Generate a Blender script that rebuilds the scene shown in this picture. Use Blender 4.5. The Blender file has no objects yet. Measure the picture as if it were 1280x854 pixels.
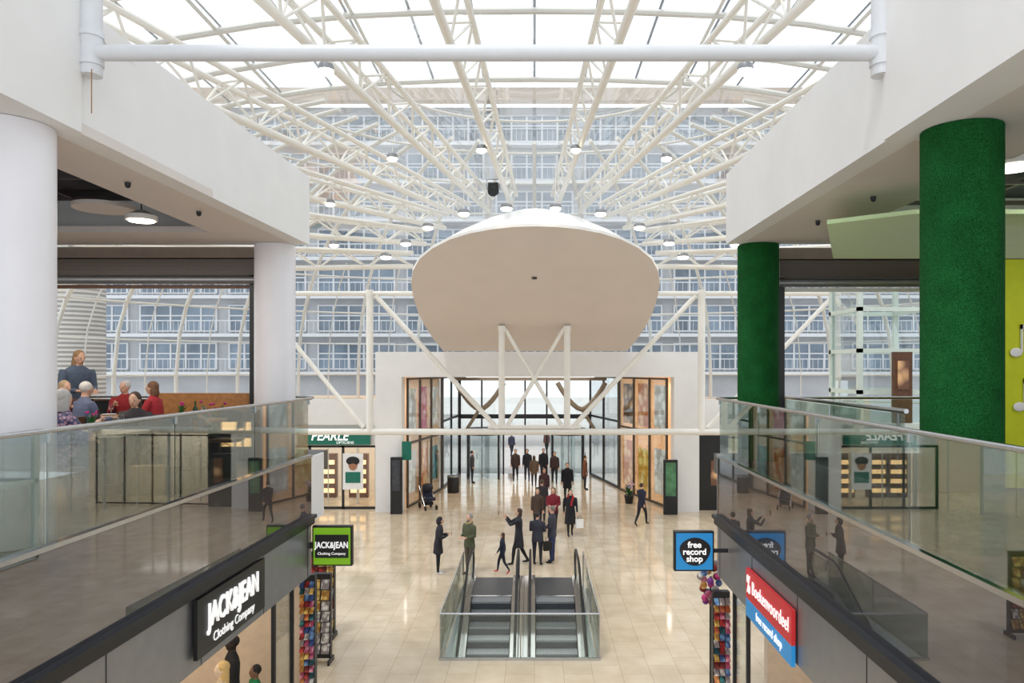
import bpy, math, random
from mathutils import Vector, Matrix
from mathutils.bvhtree import BVHTree
random.seed(7)
sc = bpy.context.scene
try:
    sc.view_settings.view_transform = 'Standard'
    sc.view_settings.look = 'None'
except Exception:
    pass
V = Vector
# ------------------------------------------------------------------ materials
def s2l(c):
    return tuple(((v/255)/12.92 if v/255 <= .04045 else ((v/255+.055)/1.055)**2.4) for v in c)
def nodes(name):
    m = bpy.data.materials.new(name); m.use_nodes = True
    nt = m.node_tree
    return m, nt, nt.nodes, nt.links
def pbr(name, col, rough=.5, metal=0, noise=0, nscale=8, bump=0, bscale=60, emit=None, estr=0, spec=None, coat=0):
    m, nt, N, L = nodes(name)
    b = N['Principled BSDF']; c = s2l(col)
    b.inputs['Base Color'].default_value = (*c, 1)
    b.inputs['Roughness'].default_value = rough
    b.inputs['Metallic'].default_value = metal
    if spec is not None: b.inputs['Specular IOR Level'].default_value = spec
    if coat: b.inputs['Coat Weight'].default_value = coat
    if emit:
        b.inputs['Emission Color'].default_value = (*s2l(emit), 1); b.inputs['Emission Strength'].default_value = estr
    g = N.new('ShaderNodeNewGeometry')
    if noise:
        n = N.new('ShaderNodeTexNoise'); n.inputs['Scale'].default_value = nscale; n.inputs['Detail'].default_value = 4
        L.new(g.outputs['Position'], n.inputs['Vector'])
        r = N.new('ShaderNodeValToRGB')
        r.color_ramp.elements[0].position = .3; r.color_ramp.elements[1].position = .7
        r.color_ramp.elements[0].color = (*[v*(1-noise) for v in c], 1)
        r.color_ramp.elements[1].color = (*[min(1, v*(1+noise)) for v in c], 1)
        L.new(n.outputs['Fac'], r.inputs['Fac']); L.new(r.outputs['Color'], b.inputs['Base Color'])
    if bump:
        n2 = N.new('ShaderNodeTexNoise'); n2.inputs['Scale'].default_value = bscale
        L.new(g.outputs['Position'], n2.inputs['Vector'])
        bp = N.new('ShaderNodeBump'); bp.inputs['Strength'].default_value = bump; bp.inputs['Distance'].default_value = .02
        L.new(n2.outputs['Fac'], bp.inputs['Height']); L.new(bp.outputs['Normal'], b.inputs['Normal'])
    return m
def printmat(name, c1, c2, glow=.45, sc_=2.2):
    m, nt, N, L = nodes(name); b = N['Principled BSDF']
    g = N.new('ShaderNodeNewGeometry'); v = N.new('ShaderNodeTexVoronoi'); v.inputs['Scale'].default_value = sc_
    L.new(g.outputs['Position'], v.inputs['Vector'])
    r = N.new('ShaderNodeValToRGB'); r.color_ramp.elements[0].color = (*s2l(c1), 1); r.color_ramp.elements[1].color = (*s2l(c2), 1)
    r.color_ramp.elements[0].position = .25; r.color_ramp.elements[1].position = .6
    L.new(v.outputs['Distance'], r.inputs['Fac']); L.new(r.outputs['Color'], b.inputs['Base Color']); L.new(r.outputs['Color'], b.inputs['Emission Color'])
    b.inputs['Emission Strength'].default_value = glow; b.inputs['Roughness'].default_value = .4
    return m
def glassmat(name, tint, base=.04, k=.9, rough=.01, gcol=(1, 1, 1)):
    m, nt, N, L = nodes(name)
    N.remove(N['Principled BSDF']); out = N['Material Output']
    t = N.new('ShaderNodeBsdfTransparent'); t.inputs['Color'].default_value = (*tint, 1)
    g = N.new('ShaderNodeBsdfGlossy'); g.inputs['Roughness'].default_value = rough; g.inputs['Color'].default_value = (*gcol, 1)
    fr = N.new('ShaderNodeFresnel'); fr.inputs['IOR'].default_value = 1.45
    ma = N.new('ShaderNodeMath'); ma.operation = 'MULTIPLY_ADD'; ma.inputs[1].default_value = k; ma.inputs[2].default_value = base; ma.use_clamp = True
    mx = N.new('ShaderNodeMixShader')
    L.new(fr.outputs[0], ma.inputs[0]); L.new(ma.outputs[0], mx.inputs[0])
    L.new(t.outputs[0], mx.inputs[1]); L.new(g.outputs[0], mx.inputs[2]); L.new(mx.outputs[0], out.inputs['Surface'])
    return m
def cladmat():
    m, nt, N, L = nodes('dark_glass_cladding')
    b = N['Principled BSDF']; b.inputs['Base Color'].default_value = (.012, .012, .016, 1); b.inputs['Roughness'].default_value = .2
    g = N.new('ShaderNodeBsdfGlossy'); g.inputs['Roughness'].default_value = .004; g.inputs['Color'].default_value = (.72, .72, .78, 1)
    fr = N.new('ShaderNodeFresnel'); fr.inputs['IOR'].default_value = 1.6
    ma = N.new('ShaderNodeMath'); ma.operation = 'MULTIPLY_ADD'; ma.inputs[1].default_value = .8; ma.inputs[2].default_value = .2; ma.use_clamp = True
    mx = N.new('ShaderNodeMixShader'); out = N['Material Output']
    L.new(fr.outputs[0], ma.inputs[0]); L.new(ma.outputs[0], mx.inputs[0])
    L.new(b.outputs[0], mx.inputs[1]); L.new(g.outputs[0], mx.inputs[2]); L.new(mx.outputs[0], out.inputs['Surface'])
    return m
def floormat(name, c1, c2, mort, bw, rh, rough, rot=0, var=.3):
    m, nt, N, L = nodes(name)
    b = N['Principled BSDF']
    g = N.new('ShaderNodeNewGeometry')
    mp = N.new('ShaderNodeMapping'); mp.inputs['Rotation'].default_value[2] = rot
    L.new(g.outputs['Position'], mp.inputs['Vector'])
    br = N.new('ShaderNodeTexBrick'); br.inputs['Scale'].default_value = 1
    br.inputs['Color1'].default_value = (*s2l(c1), 1); br.inputs['Color2'].default_value = (*s2l(c2), 1); br.inputs['Mortar'].default_value = (*s2l(mort), 1)
    br.inputs['Mortar Size'].default_value = .006; br.inputs['Brick Width'].default_value = bw; br.inputs['Row Height'].default_value = rh
    br.inputs['Mortar Smooth'].default_value = .3
    L.new(mp.outputs[0], br.inputs['Vector'])
    n = N.new('ShaderNodeTexNoise'); n.inputs['Scale'].default_value = 1.6; n.inputs['Detail'].default_value = 8; L.new(mp.outputs[0], n.inputs['Vector'])
    mix = N.new('ShaderNodeMix'); mix.data_type = 'RGBA'; mix.blend_type = 'MULTIPLY'; mix.inputs[0].default_value = var
    rp = N.new('ShaderNodeValToRGB'); rp.color_ramp.elements[0].position = .35; rp.color_ramp.elements[1].position = .65
    rp.color_ramp.elements[0].color = (.72, .66, .58, 1); rp.color_ramp.elements[1].color = (1, 1, 1, 1)
    L.new(n.outputs['Fac'], rp.inputs['Fac'])
    L.new(br.outputs['Color'], mix.inputs[6]); L.new(rp.outputs['Color'], mix.inputs[7]); L.new(mix.outputs[2], b.inputs['Base Color'])
    b.inputs['Roughness'].default_value = rough
    return m
def stripes(name, c1, c2, scale, axis='Z', rough=.5, metal=0):
    m, nt, N, L = nodes(name); b = N['Principled BSDF']
    g = N.new('ShaderNodeNewGeometry'); w = N.new('ShaderNodeTexWave'); w.bands_direction = axis; w.inputs['Scale'].default_value = scale
    L.new(g.outputs['Position'], w.inputs['Vector'])
    r = N.new('ShaderNodeValToRGB'); r.color_ramp.elements[0].color = (*s2l(c1), 1); r.color_ramp.elements[1].color = (*s2l(c2), 1)
    r.color_ramp.elements[0].position = .35; r.color_ramp.elements[1].position = .65
    L.new(w.outputs['Fac'], r.inputs['Fac']); L.new(r.outputs['Color'], b.inputs['Base Color'])
    b.inputs['Roughness'].default_value = rough; b.inputs['Metallic'].default_value = metal
    return m
def grassmat():
    m, nt, N, L = nodes('artificial_grass'); b = N['Principled BSDF']
    g = N.new('ShaderNodeNewGeometry')
    n1 = N.new('ShaderNodeTexNoise'); n1.inputs['Scale'].default_value = 110; n1.inputs['Detail'].default_value = 3
    n2 = N.new('ShaderNodeTexNoise'); n2.inputs['Scale'].default_value = 4; n2.inputs['Detail'].default_value = 4
    L.new(g.outputs['Position'], n1.inputs['Vector']); L.new(g.outputs['Position'], n2.inputs['Vector'])
    r1 = N.new('ShaderNodeValToRGB'); r1.color_ramp.elements[0].position = .3; r1.color_ramp.elements[1].position = .7
    r1.color_ramp.elements[0].color = (.003, .042, .010, 1); r1.color_ramp.elements[1].color = (.022, .19, .045, 1)
    r2 = N.new('ShaderNodeValToRGB'); r2.color_ramp.elements[0].position = .35; r2.color_ramp.elements[1].position = .65
    r2.color_ramp.elements[0].color = (.75, .75, .75, 1); r2.color_ramp.elements[1].color = (1, 1, 1, 1)
    mix = N.new('ShaderNodeMix'); mix.data_type = 'RGBA'; mix.blend_type = 'MULTIPLY'; mix.inputs[0].default_value = 1
    L.new(n1.outputs['Fac'], r1.inputs['Fac']); L.new(n2.outputs['Fac'], r2.inputs['Fac'])
    L.new(r1.outputs[0], mix.inputs[6]); L.new(r2.outputs[0], mix.inputs[7]); L.new(mix.outputs[2], b.inputs['Base Color'])
    b.inputs['Roughness'].default_value = .9; b.inputs['Specular IOR Level'].default_value = .1
    bp = N.new('ShaderNodeBump'); bp.inputs['Strength'].default_value = .8; bp.inputs['Distance'].default_value = .02
    L.new(n1.outputs['Fac'], bp.inputs['Height']); L.new(bp.outputs['Normal'], b.inputs['Normal'])
    return m
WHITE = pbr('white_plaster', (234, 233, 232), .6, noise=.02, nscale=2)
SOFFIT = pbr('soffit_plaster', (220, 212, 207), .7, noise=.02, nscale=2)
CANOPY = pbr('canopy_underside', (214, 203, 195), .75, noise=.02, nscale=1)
STEELW = pbr('white_painted_steel', (236, 233, 226), .4, noise=.02, nscale=3)
RIBW = pbr('offwhite_painted_steel', (214, 212, 206), .45, noise=.02, nscale=3)
GLZ = pbr('grey_glazing_bar', (140, 144, 150), .5, noise=.03)
COLW = pbr('white_column_paint', (234, 233, 238), .4, noise=.02, nscale=2)
STEEL = pbr('brushed_steel', (190, 192, 195), .25, 1, noise=.05, nscale=30)
ALU = pbr('satin_aluminium', (150, 152, 156), .38, .7, noise=.05, nscale=5)
DARK = pbr('dark_metal', (38, 40, 44), .4, .3, noise=.08)
BRONZE = pbr('bronze_metal_frame', (84, 74, 64), .4, .3, noise=.08)
BLACK = pbr('black_paint', (16, 16, 18), .35, noise=.1)
RUBBER = pbr('black_rubber', (18, 18, 20), .5, noise=.1)
GLASS = glassmat('rail_glass', (.76, .80, .78), .01, .62)
GLASSC = glassmat('escalator_glass', (.85, .9, .88), .015, .6)
RGLASS = glassmat('roof_glass', (.93, .955, .975), .01, .3)
SGLASS = glassmat('shop_glass', (.9, .93, .93), .02, .45)
CLAD = cladmat()
FLOOR = floormat('travertine_tiles', (226, 209, 184), (215, 197, 171), (186, 168, 144), .9, .6, .09, math.pi/2, .5)
FLOORUP = floormat('upper_floor_tiles', (84, 75, 68), (74, 66, 60), (54, 48, 44), .6, .6, .3)
PLAZA = floormat('plaza_paving', (215, 213, 210), (200, 198, 196), (160, 160, 160), .6, .3, .7)
GREEN = grassmat()
DARKCEIL = pbr('dark_ceiling', (30, 30, 46), .8, noise=.2)
SHUTTER = stripes('shutter_slats', (100, 90, 83), (70, 62, 58), 9, 'Z', .5)
CORR = stripes('corrugated_cladding', (196, 194, 190), (140, 138, 136), 1.6, 'Z', .5)
RAFT = pbr('pale_lime_panel', (206, 232, 178), .5, noise=.03)
LIME = pbr('lime_wall', (205, 214, 30), .6, noise=.04)
TEAL = pbr('teal_sign', (10, 110, 92), .4, noise=.04)
WOOD = pbr('oak_wood', (176, 122, 70), .45, noise=.2, nscale=12)
DWOOD = pbr('walnut_wood', (92, 58, 36), .45, noise=.25, nscale=12)
TAN = pbr('bronze_laminated_wood', (122, 110, 94), .5, noise=.1)
FAC = pbr('facade_panels', (168, 171, 175), .7, noise=.1, nscale=.6)  # facade grey faded so the haze of the glazing sits in the colour
FACL = pbr('facade_bands', (196, 199, 203), .6, noise=.03)
ROOFT = pbr('brown_roof', (150, 136, 122), .8, noise=.1)
SHBOX = pbr('brown_lintel', (128, 114, 102), .7, noise=.05)
WIN = pbr('window_glass_dark', (112, 126, 140), .12, .1, noise=.35, nscale=.4)  # pane colour lightened to carry the same painted haze
LAMP = pbr('lamp_glow', (255, 250, 240), .5, emit=(255, 246, 228), estr=10)
WARM = pbr('warm_light_panel', (255, 220, 170), .5, emit=(255, 200, 130), estr=1.8)
WARMLO = pbr('warm_lit_wall', (228, 198, 164), .6, emit=(255, 205, 150), estr=.4, noise=.15, nscale=2)  # wall glows by itself, emission stands in for light inside the shops
CREAM = pbr('cream_wall', (225, 210, 190), .6, noise=.05)
WHITEP = pbr('white_print', (240, 240, 240), .5, noise=.01)
WHITEG = pbr('white_lit_letters', (245, 245, 245), .5, noise=.01, emit=(255, 255, 255), estr=.5)
GREENS = pbr('green_sign', (140, 205, 30), .4, noise=.02, emit=(140, 205, 30), estr=.1)
BLUES = pbr('blue_sign', (40, 150, 222), .4, noise=.02, emit=(40, 150, 222), estr=.1)
REDS = pbr('red_sign', (208, 44, 50), .4, noise=.02, emit=(208, 44, 50), estr=.12)
POST = [printmat('poster_print_%s' % n, c, d) for n, c, d in  # prints emit light of their own, added to brighten the passage
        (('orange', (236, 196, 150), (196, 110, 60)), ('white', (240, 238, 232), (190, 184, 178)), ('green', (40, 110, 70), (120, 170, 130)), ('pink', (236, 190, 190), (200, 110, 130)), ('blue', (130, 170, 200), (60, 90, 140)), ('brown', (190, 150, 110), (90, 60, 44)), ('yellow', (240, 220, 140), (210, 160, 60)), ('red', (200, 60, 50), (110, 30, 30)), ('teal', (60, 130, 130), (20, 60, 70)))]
STEP = stripes('escalator_step_metal', (166, 168, 172), (104, 106, 110), 9, 'X', .45, .3)
RISER = stripes('escalator_riser_metal', (92, 94, 98), (52, 54, 58), 9, 'X', .5, .3)
PLATE = stripes('landing_plate_metal', (104, 106, 110), (76, 78, 82), 12, 'X', .45, .5)
MATC = {}
MATC[(150, 120, 151)] = printmat('floral_fabric', (190, 150, 170), (60, 64, 104), 0, 28)
def cloth(c, rough=.85):
    k = tuple(c)
    if k not in MATC: MATC[k] = pbr('cloth_%d' % len(MATC), c, rough, noise=.12, nscale=25)
    return MATC[k]
# ------------------------------------------------------------------ objects
WM = {}
def reg(ob, M, parent=None, label=None, category=None, group=None, kind=None):
    sc.collection.objects.link(ob)
    ob.matrix_basis = M
    if parent:
        ob.parent = parent
        ob.matrix_parent_inverse = WM[parent.name].inverted()
    WM[ob.name] = M.copy()
    if label: ob['label'] = label
    if category and not parent: ob['category'] = category
    if group: ob['group'] = group
    if kind: ob['kind'] = kind
    return ob
def clone(ob, M):
    """copy thing and its child parts with a new world matrix"""
    rel = M @ WM[ob.name].inverted()
    def rec(o, par):
        c = o.copy(); sc.collection.objects.link(c)
        m = rel @ WM[o.name]
        c.matrix_basis = m
        if par:
            c.parent = par; c.matrix_parent_inverse = WM[par.name].inverted()
        WM[c.name] = m
        for ch in list(o.children):
            rec(ch, c)
        return c
    return rec(ob, None)
class MB:
    def __init__(s): s.v = []; s.f = []; s.m = []
    def add(s, vs, fs, m=0):
        o = len(s.v); s.v += [tuple(v) for v in vs]
        for f in fs: s.f.append(tuple(o+i for i in f)); s.m.append(m)
        return s
    def box(s, x0, x1, y0, y1, z0, z1, m=0):
        vs = [(x, y, z) for z in (z0, z1) for y in (y0, y1) for x in (x0, x1)]
        return s.add(vs, [(0, 2, 3, 1), (4, 5, 7, 6), (0, 1, 5, 4), (2, 6, 7, 3), (0, 4, 6, 2), (1, 3, 7, 5)], m)
    def rings(s, R, m=0):
        n = len(R[0]); vs = [p for r in R for p in r]; fs = []
        for i in range(len(R)-1):
            for j in range(n):
                k = (j+1) % n
                fs.append((i*n+j, i*n+k, (i+1)*n+k, (i+1)*n+j))
        fs.append(tuple(reversed(range(n)))); fs.append(tuple((len(R)-1)*n+j for j in range(n)))
        return s.add(vs, fs, m)
    def path(s, pts, r, n=8, m=0, flat=1.0):
        pts = [V(p) for p in pts]
        if not isinstance(r, (list, tuple)): r = [r]*len(pts)
        R = []; up = None
        for i, p in enumerate(pts):
            t = (pts[min(i+1, len(pts)-1)]-pts[max(i-1, 0)]).normalized()
            if up is None:
                up = V((0, 0, 1)) if abs(t.z) < .9 else V((0, 1, 0))
            a = up.cross(t)
            if a.length < 1e-4: a = V((1, 0, 0)).cross(t)
            a.normalize(); b = t.cross(a).normalized(); up = b
            R.append([p+(a*math.cos(q)+b*math.sin(q)*flat)*r[i] for q in [2*math.pi*j/n for j in range(n)]])
        return s.rings(R, m)
    def tube(s, a, b, r, n=8, m=0): return s.path([a, b], r, n, m)
    def lathe(s, c, prof, n=20, m=0, sx=1, sy=1):
        c = V(c)
        return s.rings([[c+V((math.cos(2*math.pi*j/n)*r*sx, math.sin(2*math.pi*j/n)*r*sy, z)) for j in range(n)] for r, z in prof], m)
    def ell(s, c, ax, m=0, n=12, k=8):
        c = V(c); R = []
        for i in range(k+1):
            t = math.pi*i/k; rr = max(math.sin(t), .02); zz = -math.cos(t)
            R.append([c+V((math.cos(2*math.pi*j/n)*rr*ax[0], math.sin(2*math.pi*j/n)*rr*ax[1], zz*ax[2])) for j in range(n)])
        return s.rings(R, m)
    def poly(s, pts, m=0): return s.add(pts, [tuple(range(len(pts)))], m)
    def ext(s, pts, d, m=0):
        pts = [V(p) for p in pts]; d = V(d); n = len(pts)
        fs = [tuple(range(n)), tuple(reversed(range(n, 2*n)))]+[(i, i+n, (i+1) % n+n, (i+1) % n) for i in range(n)]
        return s.add(pts+[p+d for p in pts], fs, m)
    def mesh(s, name, mats, smooth=True, recalc=True):
        me = bpy.data.meshes.new(name); me.from_pydata(s.v, [], s.f)
        for mt in mats: me.materials.append(mt)
        me.polygons.foreach_set('material_index', s.m)
        if recalc:
            import bmesh
            bm = bmesh.new(); bm.from_mesh(me); bmesh.ops.recalc_face_normals(bm, faces=bm.faces); bm.to_mesh(me); bm.free()
        if smooth:
            me.polygons.foreach_set('use_smooth', [True]*len(me.polygons))
            me.set_sharp_from_angle(angle=math.radians(38))
        me.update()
        return me
    def obj(s, name, mats, parent=None, M=None, smooth=True, bevel=0, recalc=True, **k):
        if not isinstance(mats, (list, tuple)): mats = [mats]
        me = s.mesh(name, mats, smooth, recalc)
        ob = bpy.data.objects.new(name, me)
        if bevel:
            md = ob.modifiers.new('bevel', 'BEVEL'); md.width = bevel; md.segments = 2; md.limit_method = 'ANGLE'
        if M is None: M = WM[parent.name].copy() if parent else Matrix.Identity(4)
        return reg(ob, M, parent, **k)
def T(x, y, z, yaw=0, s=1): return Matrix.Translation((x, y, z)) @ Matrix.Rotation(yaw, 4, 'Z') @ Matrix.Scale(s, 4)
def MX(xa, ya, za, o):
    m = Matrix.Identity(4)
    for i, a in enumerate((xa, ya, za)):
        for j in range(3): m[j][i] = a[j]
    m.translation = V(o); return m
def FL(o): return MX((0, 1, 0), (0, 0, 1), (1, 0, 0), o)     # sign plane facing +X
def FR(o): return MX((0, -1, 0), (0, 0, 1), (-1, 0, 0), o)   # facing -X
def FC(o): return MX((1, 0, 0), (0, 0, 1), (0, -1, 0), o)    # facing -Y
def seg(A, B):
    a = V((B[0]-A[0], B[1]-A[1], 0)); L = a.length; a.normalize()
    n = a.cross(V((0, 0, 1)))
    return MX(a, (0, 0, 1), n, (A[0], A[1], 0)), L
def empty(name, M, **k):
    e = bpy.data.objects.new(name, None); e.empty_display_size = .1
    return reg(e, M, None, **k)
def text(body, size, mat, M, parent, ext=.004, shear=0, off=0, align='CENTER', sx=1, spacing=1, name='lettering'):
    cu = bpy.data.curves.new('t', 'FONT'); cu.body = body; cu.size = size; cu.extrude = ext; cu.shear = shear; cu.offset = off
    cu.align_x = align; cu.align_y = 'CENTER'; cu.space_character = spacing; cu.resolution_u = 4
    o = bpy.data.objects.new('t', cu); sc.collection.objects.link(o)
    dg = bpy.context.evaluated_depsgraph_get(); dg.update()
    me = bpy.data.meshes.new_from_object(o.evaluated_get(dg))
    bpy.data.objects.remove(o)
    me.materials.clear(); me.materials.append(mat)
    ob = bpy.data.objects.new(name, me)
    return reg(ob, M @ Matrix.Diagonal((sx, 1, 1, 1)), parent)
# ------------------------------------------------------------------ camera, world
H = 6.3
cam = bpy.data.cameras.new('camera'); co = bpy.data.objects.new('camera', cam); sc.collection.objects.link(co)
cam.sensor_width = 36; cam.lens = 930/1280*36; cam.shift_x = -28/1280; cam.shift_y = 33/1280
co.location = (0, 0, H); co.rotation_euler = (math.pi/2, 0, 0); sc.camera = co; cam.clip_end = 400
w = bpy.data.worlds.new('world'); sc.world = w; w.use_nodes = True
bg = w.node_tree.nodes['Background']; bg.inputs[0].default_value = (.93, .965, 1, 1); bg.inputs[1].default_value = 1.5
sun = bpy.data.lights.new('sun', 'SUN'); sun.energy = 1.25; sun.angle = math.radians(8); sun.color = (1, .97, .92)
so = bpy.data.objects.new('sun', sun); sc.collection.objects.link(so); so.rotation_euler = (math.radians(24), math.radians(-14), 0); so.location = (0, 0, 40)
def area(name, loc, sx, sy, e, col=(1, .9, .78), rot=(0, 0, 0)):
    l = bpy.data.lights.new(name, 'AREA'); l.shape = 'RECTANGLE'; l.size = sx; l.size_y = sy; l.energy = e; l.color = col
    o = bpy.data.objects.new(name, l); sc.collection.objects.link(o); o.location = loc; o.rotation_euler = rot
# ------------------------------------------------------------------ floor with escalator opening
HX0, HX1, HY0, HY1 = -1.97, 1.35, 16.1, 21.2
xs = [-22, HX0, HX1, 22]; ys = [-2, HY0, HY1, 44.3]
b = MB()
for i in range(3):
    for j in range(3):
        if i == 1 and j == 1: continue
        b.poly([(xs[i], ys[j], 0), (xs[i+1], ys[j], 0), (xs[i+1], ys[j+1], 0), (xs[i], ys[j+1], 0)])
b.obj('floor', FLOOR, kind='structure', label='beige polished travertine tiled mall floor', category='floor', smooth=False)
b = MB()
b.poly([(HX0, HY0, 0), (HX0, HY1, 0), (HX0, HY1, -4), (HX0, HY0, -4)]); b.poly([(HX1, HY0, 0), (HX1, HY1, 0), (HX1, HY1, -4), (HX1, HY0, -4)])
b.poly([(HX0, HY0, 0), (HX1, HY0, 0), (HX1, HY0, -4), (HX0, HY0, -4)]); b.poly([(HX0, HY1, 0), (HX1, HY1, 0), (HX1, HY1, -4), (HX0, HY1, -4)])
b.poly([(HX0, HY0, -4), (HX1, HY0, -4), (HX1, HY1, -4), (HX0, HY1, -4)])
b.obj('wall_pit', WHITE, kind='structure', label='pale lined escalator pit walls', category='wall', smooth=False)
MB().box(-70, 70, 44.35, 160, -.2, -.01).obj('floor_plaza', PLAZA, kind='structure', label='pale paved plaza outside the doors', category='ground')
# ------------------------------------------------------------------ side galleries
def XL(d): return -3.93-.038*(13-d)
def XR(d): return 3.22
def strip(b, f, d0, d1, z0, z1, t, sgn, m=0, n=1):
    a, c = f(d0), f(d1)
    b.ext([(a, d0, z0), (c, d1, z0), (c, d1, z1), (a, d0, z1)], (sgn*t, 0, 0), m)
DEND = 13.1
def gallery(side):
    f = XL if side < 0 else XR; nm = 'left' if side < 0 else 'right'
    dE = 14.2 if side < 0 else 13.6
    far = side*20
    b = MB(); b.ext([(f(0)+side*.06, 0, 4.74), (f(dE)+side*.06, dE, 4.74), (far, dE, 4.74), (far, 0, 4.74)], (0, 0, -.35))
    b.obj('floor_%s_gallery' % nm, FLOORUP, kind='structure', label='dark tiled upper gallery floor slab', category='floor')
    b = MB(); strip(b, f, 0, DEND, 3.7, 4.72, .05, side)
    b.obj('trim_cladding_%s' % nm, CLAD, kind='structure', label='dark reflective glass cladding on slab edge', category='cladding')
    b = MB(); strip(b, lambda d: f(d)-side*.02, 0, DEND, 4.73, 4.775, .12, side)
    b.obj('trim_floor_edge_%s' % nm, STEEL, kind='structure', label='steel floor edge strip below glass balustrade', category='trim')
    b = MB(); strip(b, lambda d: f(d)-side*.06, 0, DEND, 3.56, 3.7, .2, side); strip(b, lambda d: f(d)-side*.1, 0, DEND, 3.67, 3.73, .1, side)
    b.obj('trim_gutter_%s' % nm, DARK, kind='structure', label='dark metal ledge under the cladding', category='trim')
    b = MB(); strip(b, f, 0, DEND, 2.66, 3.56, .25, side)
    b.obj('wall_%s_fascia' % nm, ALU, kind='structure', label='grey aluminium fascia above the shopfronts', category='wall')
    b = MB()
    for d in [1.5+1.9*i for i in range(7)]:
        if d < DEND-.1: b.ext([(f(d)-side*.004, d, 2.66), (f(d)-side*.004, d+.015, 2.66), (f(d)-side*.004, d+.015, 3.56), (f(d)-side*.004, d, 3.56)], (side*.01, 0, 0))
    b.obj('trim_joints_%s' % nm, DARK, kind='structure', label='dark panel joints in fascia', category='trim')
    b = MB(); pts = [(f(DEND), DEND)]
    for i in range(7):
        q = math.pi/2*i/6; pts.append((f(dE)+side*(.55-.55*math.cos(q)), dE-.55+.55*math.sin(q)))
    pts += [(far, dE), (far, DEND)]
    b.ext([(x, y, 3.6) for x, y in pts], (0, 0, 1.13))
    b.obj('wall_%s_slab_end' % nm, WHITE, kind='structure', label='white rounded end of gallery slab', category='wall')
    zb, zt = (8.45, 9.63) if side < 0 else (8.38, 9.55)
    d1 = 13.0 if side < 0 else 12.5
    b = MB()
    a, c = f(6.8), f(d1)
    b.ext([(a, 6.8, zb), (c, d1, zb), (c, d1, zt), (a, 6.8, zt)], (side*.25, 0, 0))
    b.box(min(c+side*.26, far), max(c+side*.26, far), d1-.25, d1, zb, zt)
    b.box(min(c+side*.2, far), max(c+side*.2, far), 6.8, d1-.26, zt-.2, zt-.02)
    b.obj('wall_%s_bulkhead' % nm, WHITE, kind='structure', label='white plaster bulkhead over the gallery', category='wall')
    b = MB(); b.ext([(f(0)-side*.03, -1, zb), (f(6.8)-side*.03, 6.8, zb), (f(6.8)-side*.03, 6.8, 14.6), (f(0)-side*.03, -1, 14.6)], (side*.4, 0, 0))
    b.obj('wall_%s_upper' % nm, WHITE, kind='structure', label='tall white plaster wall', category='wall')
    xe = -5.15 if side < 0 else 4.75; dd = 11.8 if side < 0 else 11.3
    b = MB()
    b.ext([(f(0)+side*.01, -1, zb+.001), (f(d1)+side*.01, d1-.01, zb+.001), (xe, d1-.01, zb+.001), (xe, -1, zb+.001)], (0, 0, .1))
    b.box(min(xe, far), max(xe, far), dd, d1-.01, zb+.001, zb+.1)
    b.box(min(xe, xe+side*.08), max(xe, xe+side*.08), -1, dd, zb+.1, zb+.55)
    b.obj('ceiling_%s_soffit' % nm, SOFFIT, kind='structure', label='off-white plaster soffit', category='ceiling')
    MB().box(min(xe, far), max(xe, far), -1, dd, zb+.5, zb+.6).obj('ceiling_%s_recess' % nm, DARKCEIL, kind='structure', label='dark recessed ceiling', category='ceiling')
    b = MB()
    for i in range(9):
        y = 1.2+i*1.25
        b.box(min(xe+side*.1, far), max(xe+side*.1, far), y, y+.05, zb+.38, zb+.44)
    for i in range(6):
        x = xe+side*(.6+i*1.2); b.box(x-.025, x+.025, 0, dd-.05, zb+.40, zb+.44)
    b.obj('ceiling_%s_grid' % nm, pbr('ceiling_grid_'+nm, (70, 62, 66), .7, noise=.1), kind='structure', label='dark brown ceiling grid', category='ceiling')
    r = empty('glass_balustrade', T(f(8), 8, 4.78), label='glass balustrade with steel handrail along gallery edge', category='railing')
    b = MB(); b.tube((f(0), 0, 5.76), (f(DEND), DEND, 5.76), .024, 12)
    b.obj('handrail', STEEL, r, M=Matrix.Identity(4))
    ds = [0.2, 2.2, 4.3, 6.4, 8.5, 10.7, 12.95]
    for i in range(len(ds)-1):
        a, c = ds[i]+.012, ds[i+1]-.012
        b = MB(); b.ext([(f(a), a, 4.79), (f(c), c, 4.79), (f(c), c, 5.735), (f(a), a, 5.735)], (side*.012, 0, 0))
        b.obj('glass_panel', GLASS, r, M=Matrix.Identity(4), smooth=False)
    for d in ds[1:]:
        b = MB(); b.box(f(d)-.012, f(d)+.02, d-.012, d+.012, 5.66, 5.75)
        b.obj('bracket', STEEL, r, M=Matrix.Identity(4))
gallery(-1); gallery(1)
r = empty('glass_balustrade', T(4.45, 11, 4.74), label='inner glass balustrade with bright steel handrail', category='railing')
MB().tube((4.45, 8.9, 5.78), (4.45, 13.3, 5.78), .03, 12).obj('handrail', STEEL, r, M=Matrix.Identity(4))
MB().box(4.44, 4.455, 8.95, 13.25, 4.8, 5.74).obj('glass_panel', GLASSC, r, M=Matrix.Identity(4), smooth=False)
for d in (9.1, 11.2, 13.2): MB().tube((4.45, d, 4.74), (4.45, d, 5.76), .018).obj('post', STEEL, r, M=Matrix.Identity(4))
r = empty('glass_balustrade', T(7, 13.4, 4.74), label='glass balustrade closing the gallery end', category='railing')
MB().path([(3.3, 13.4, 5.76), (9, 13.4, 5.76)], .026, 12).obj('handrail', STEEL, r, M=Matrix.Identity(4))
MB().box(3.35, 9, 13.395, 13.407, 4.8, 5.72).obj('glass_panel', GLASSC, r, M=Matrix.Identity(4), smooth=False)
r = empty('glass_balustrade', T(-7, 14.0, 4.74), label='glass balustrade closing the restaurant terrace', category='railing')
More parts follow.
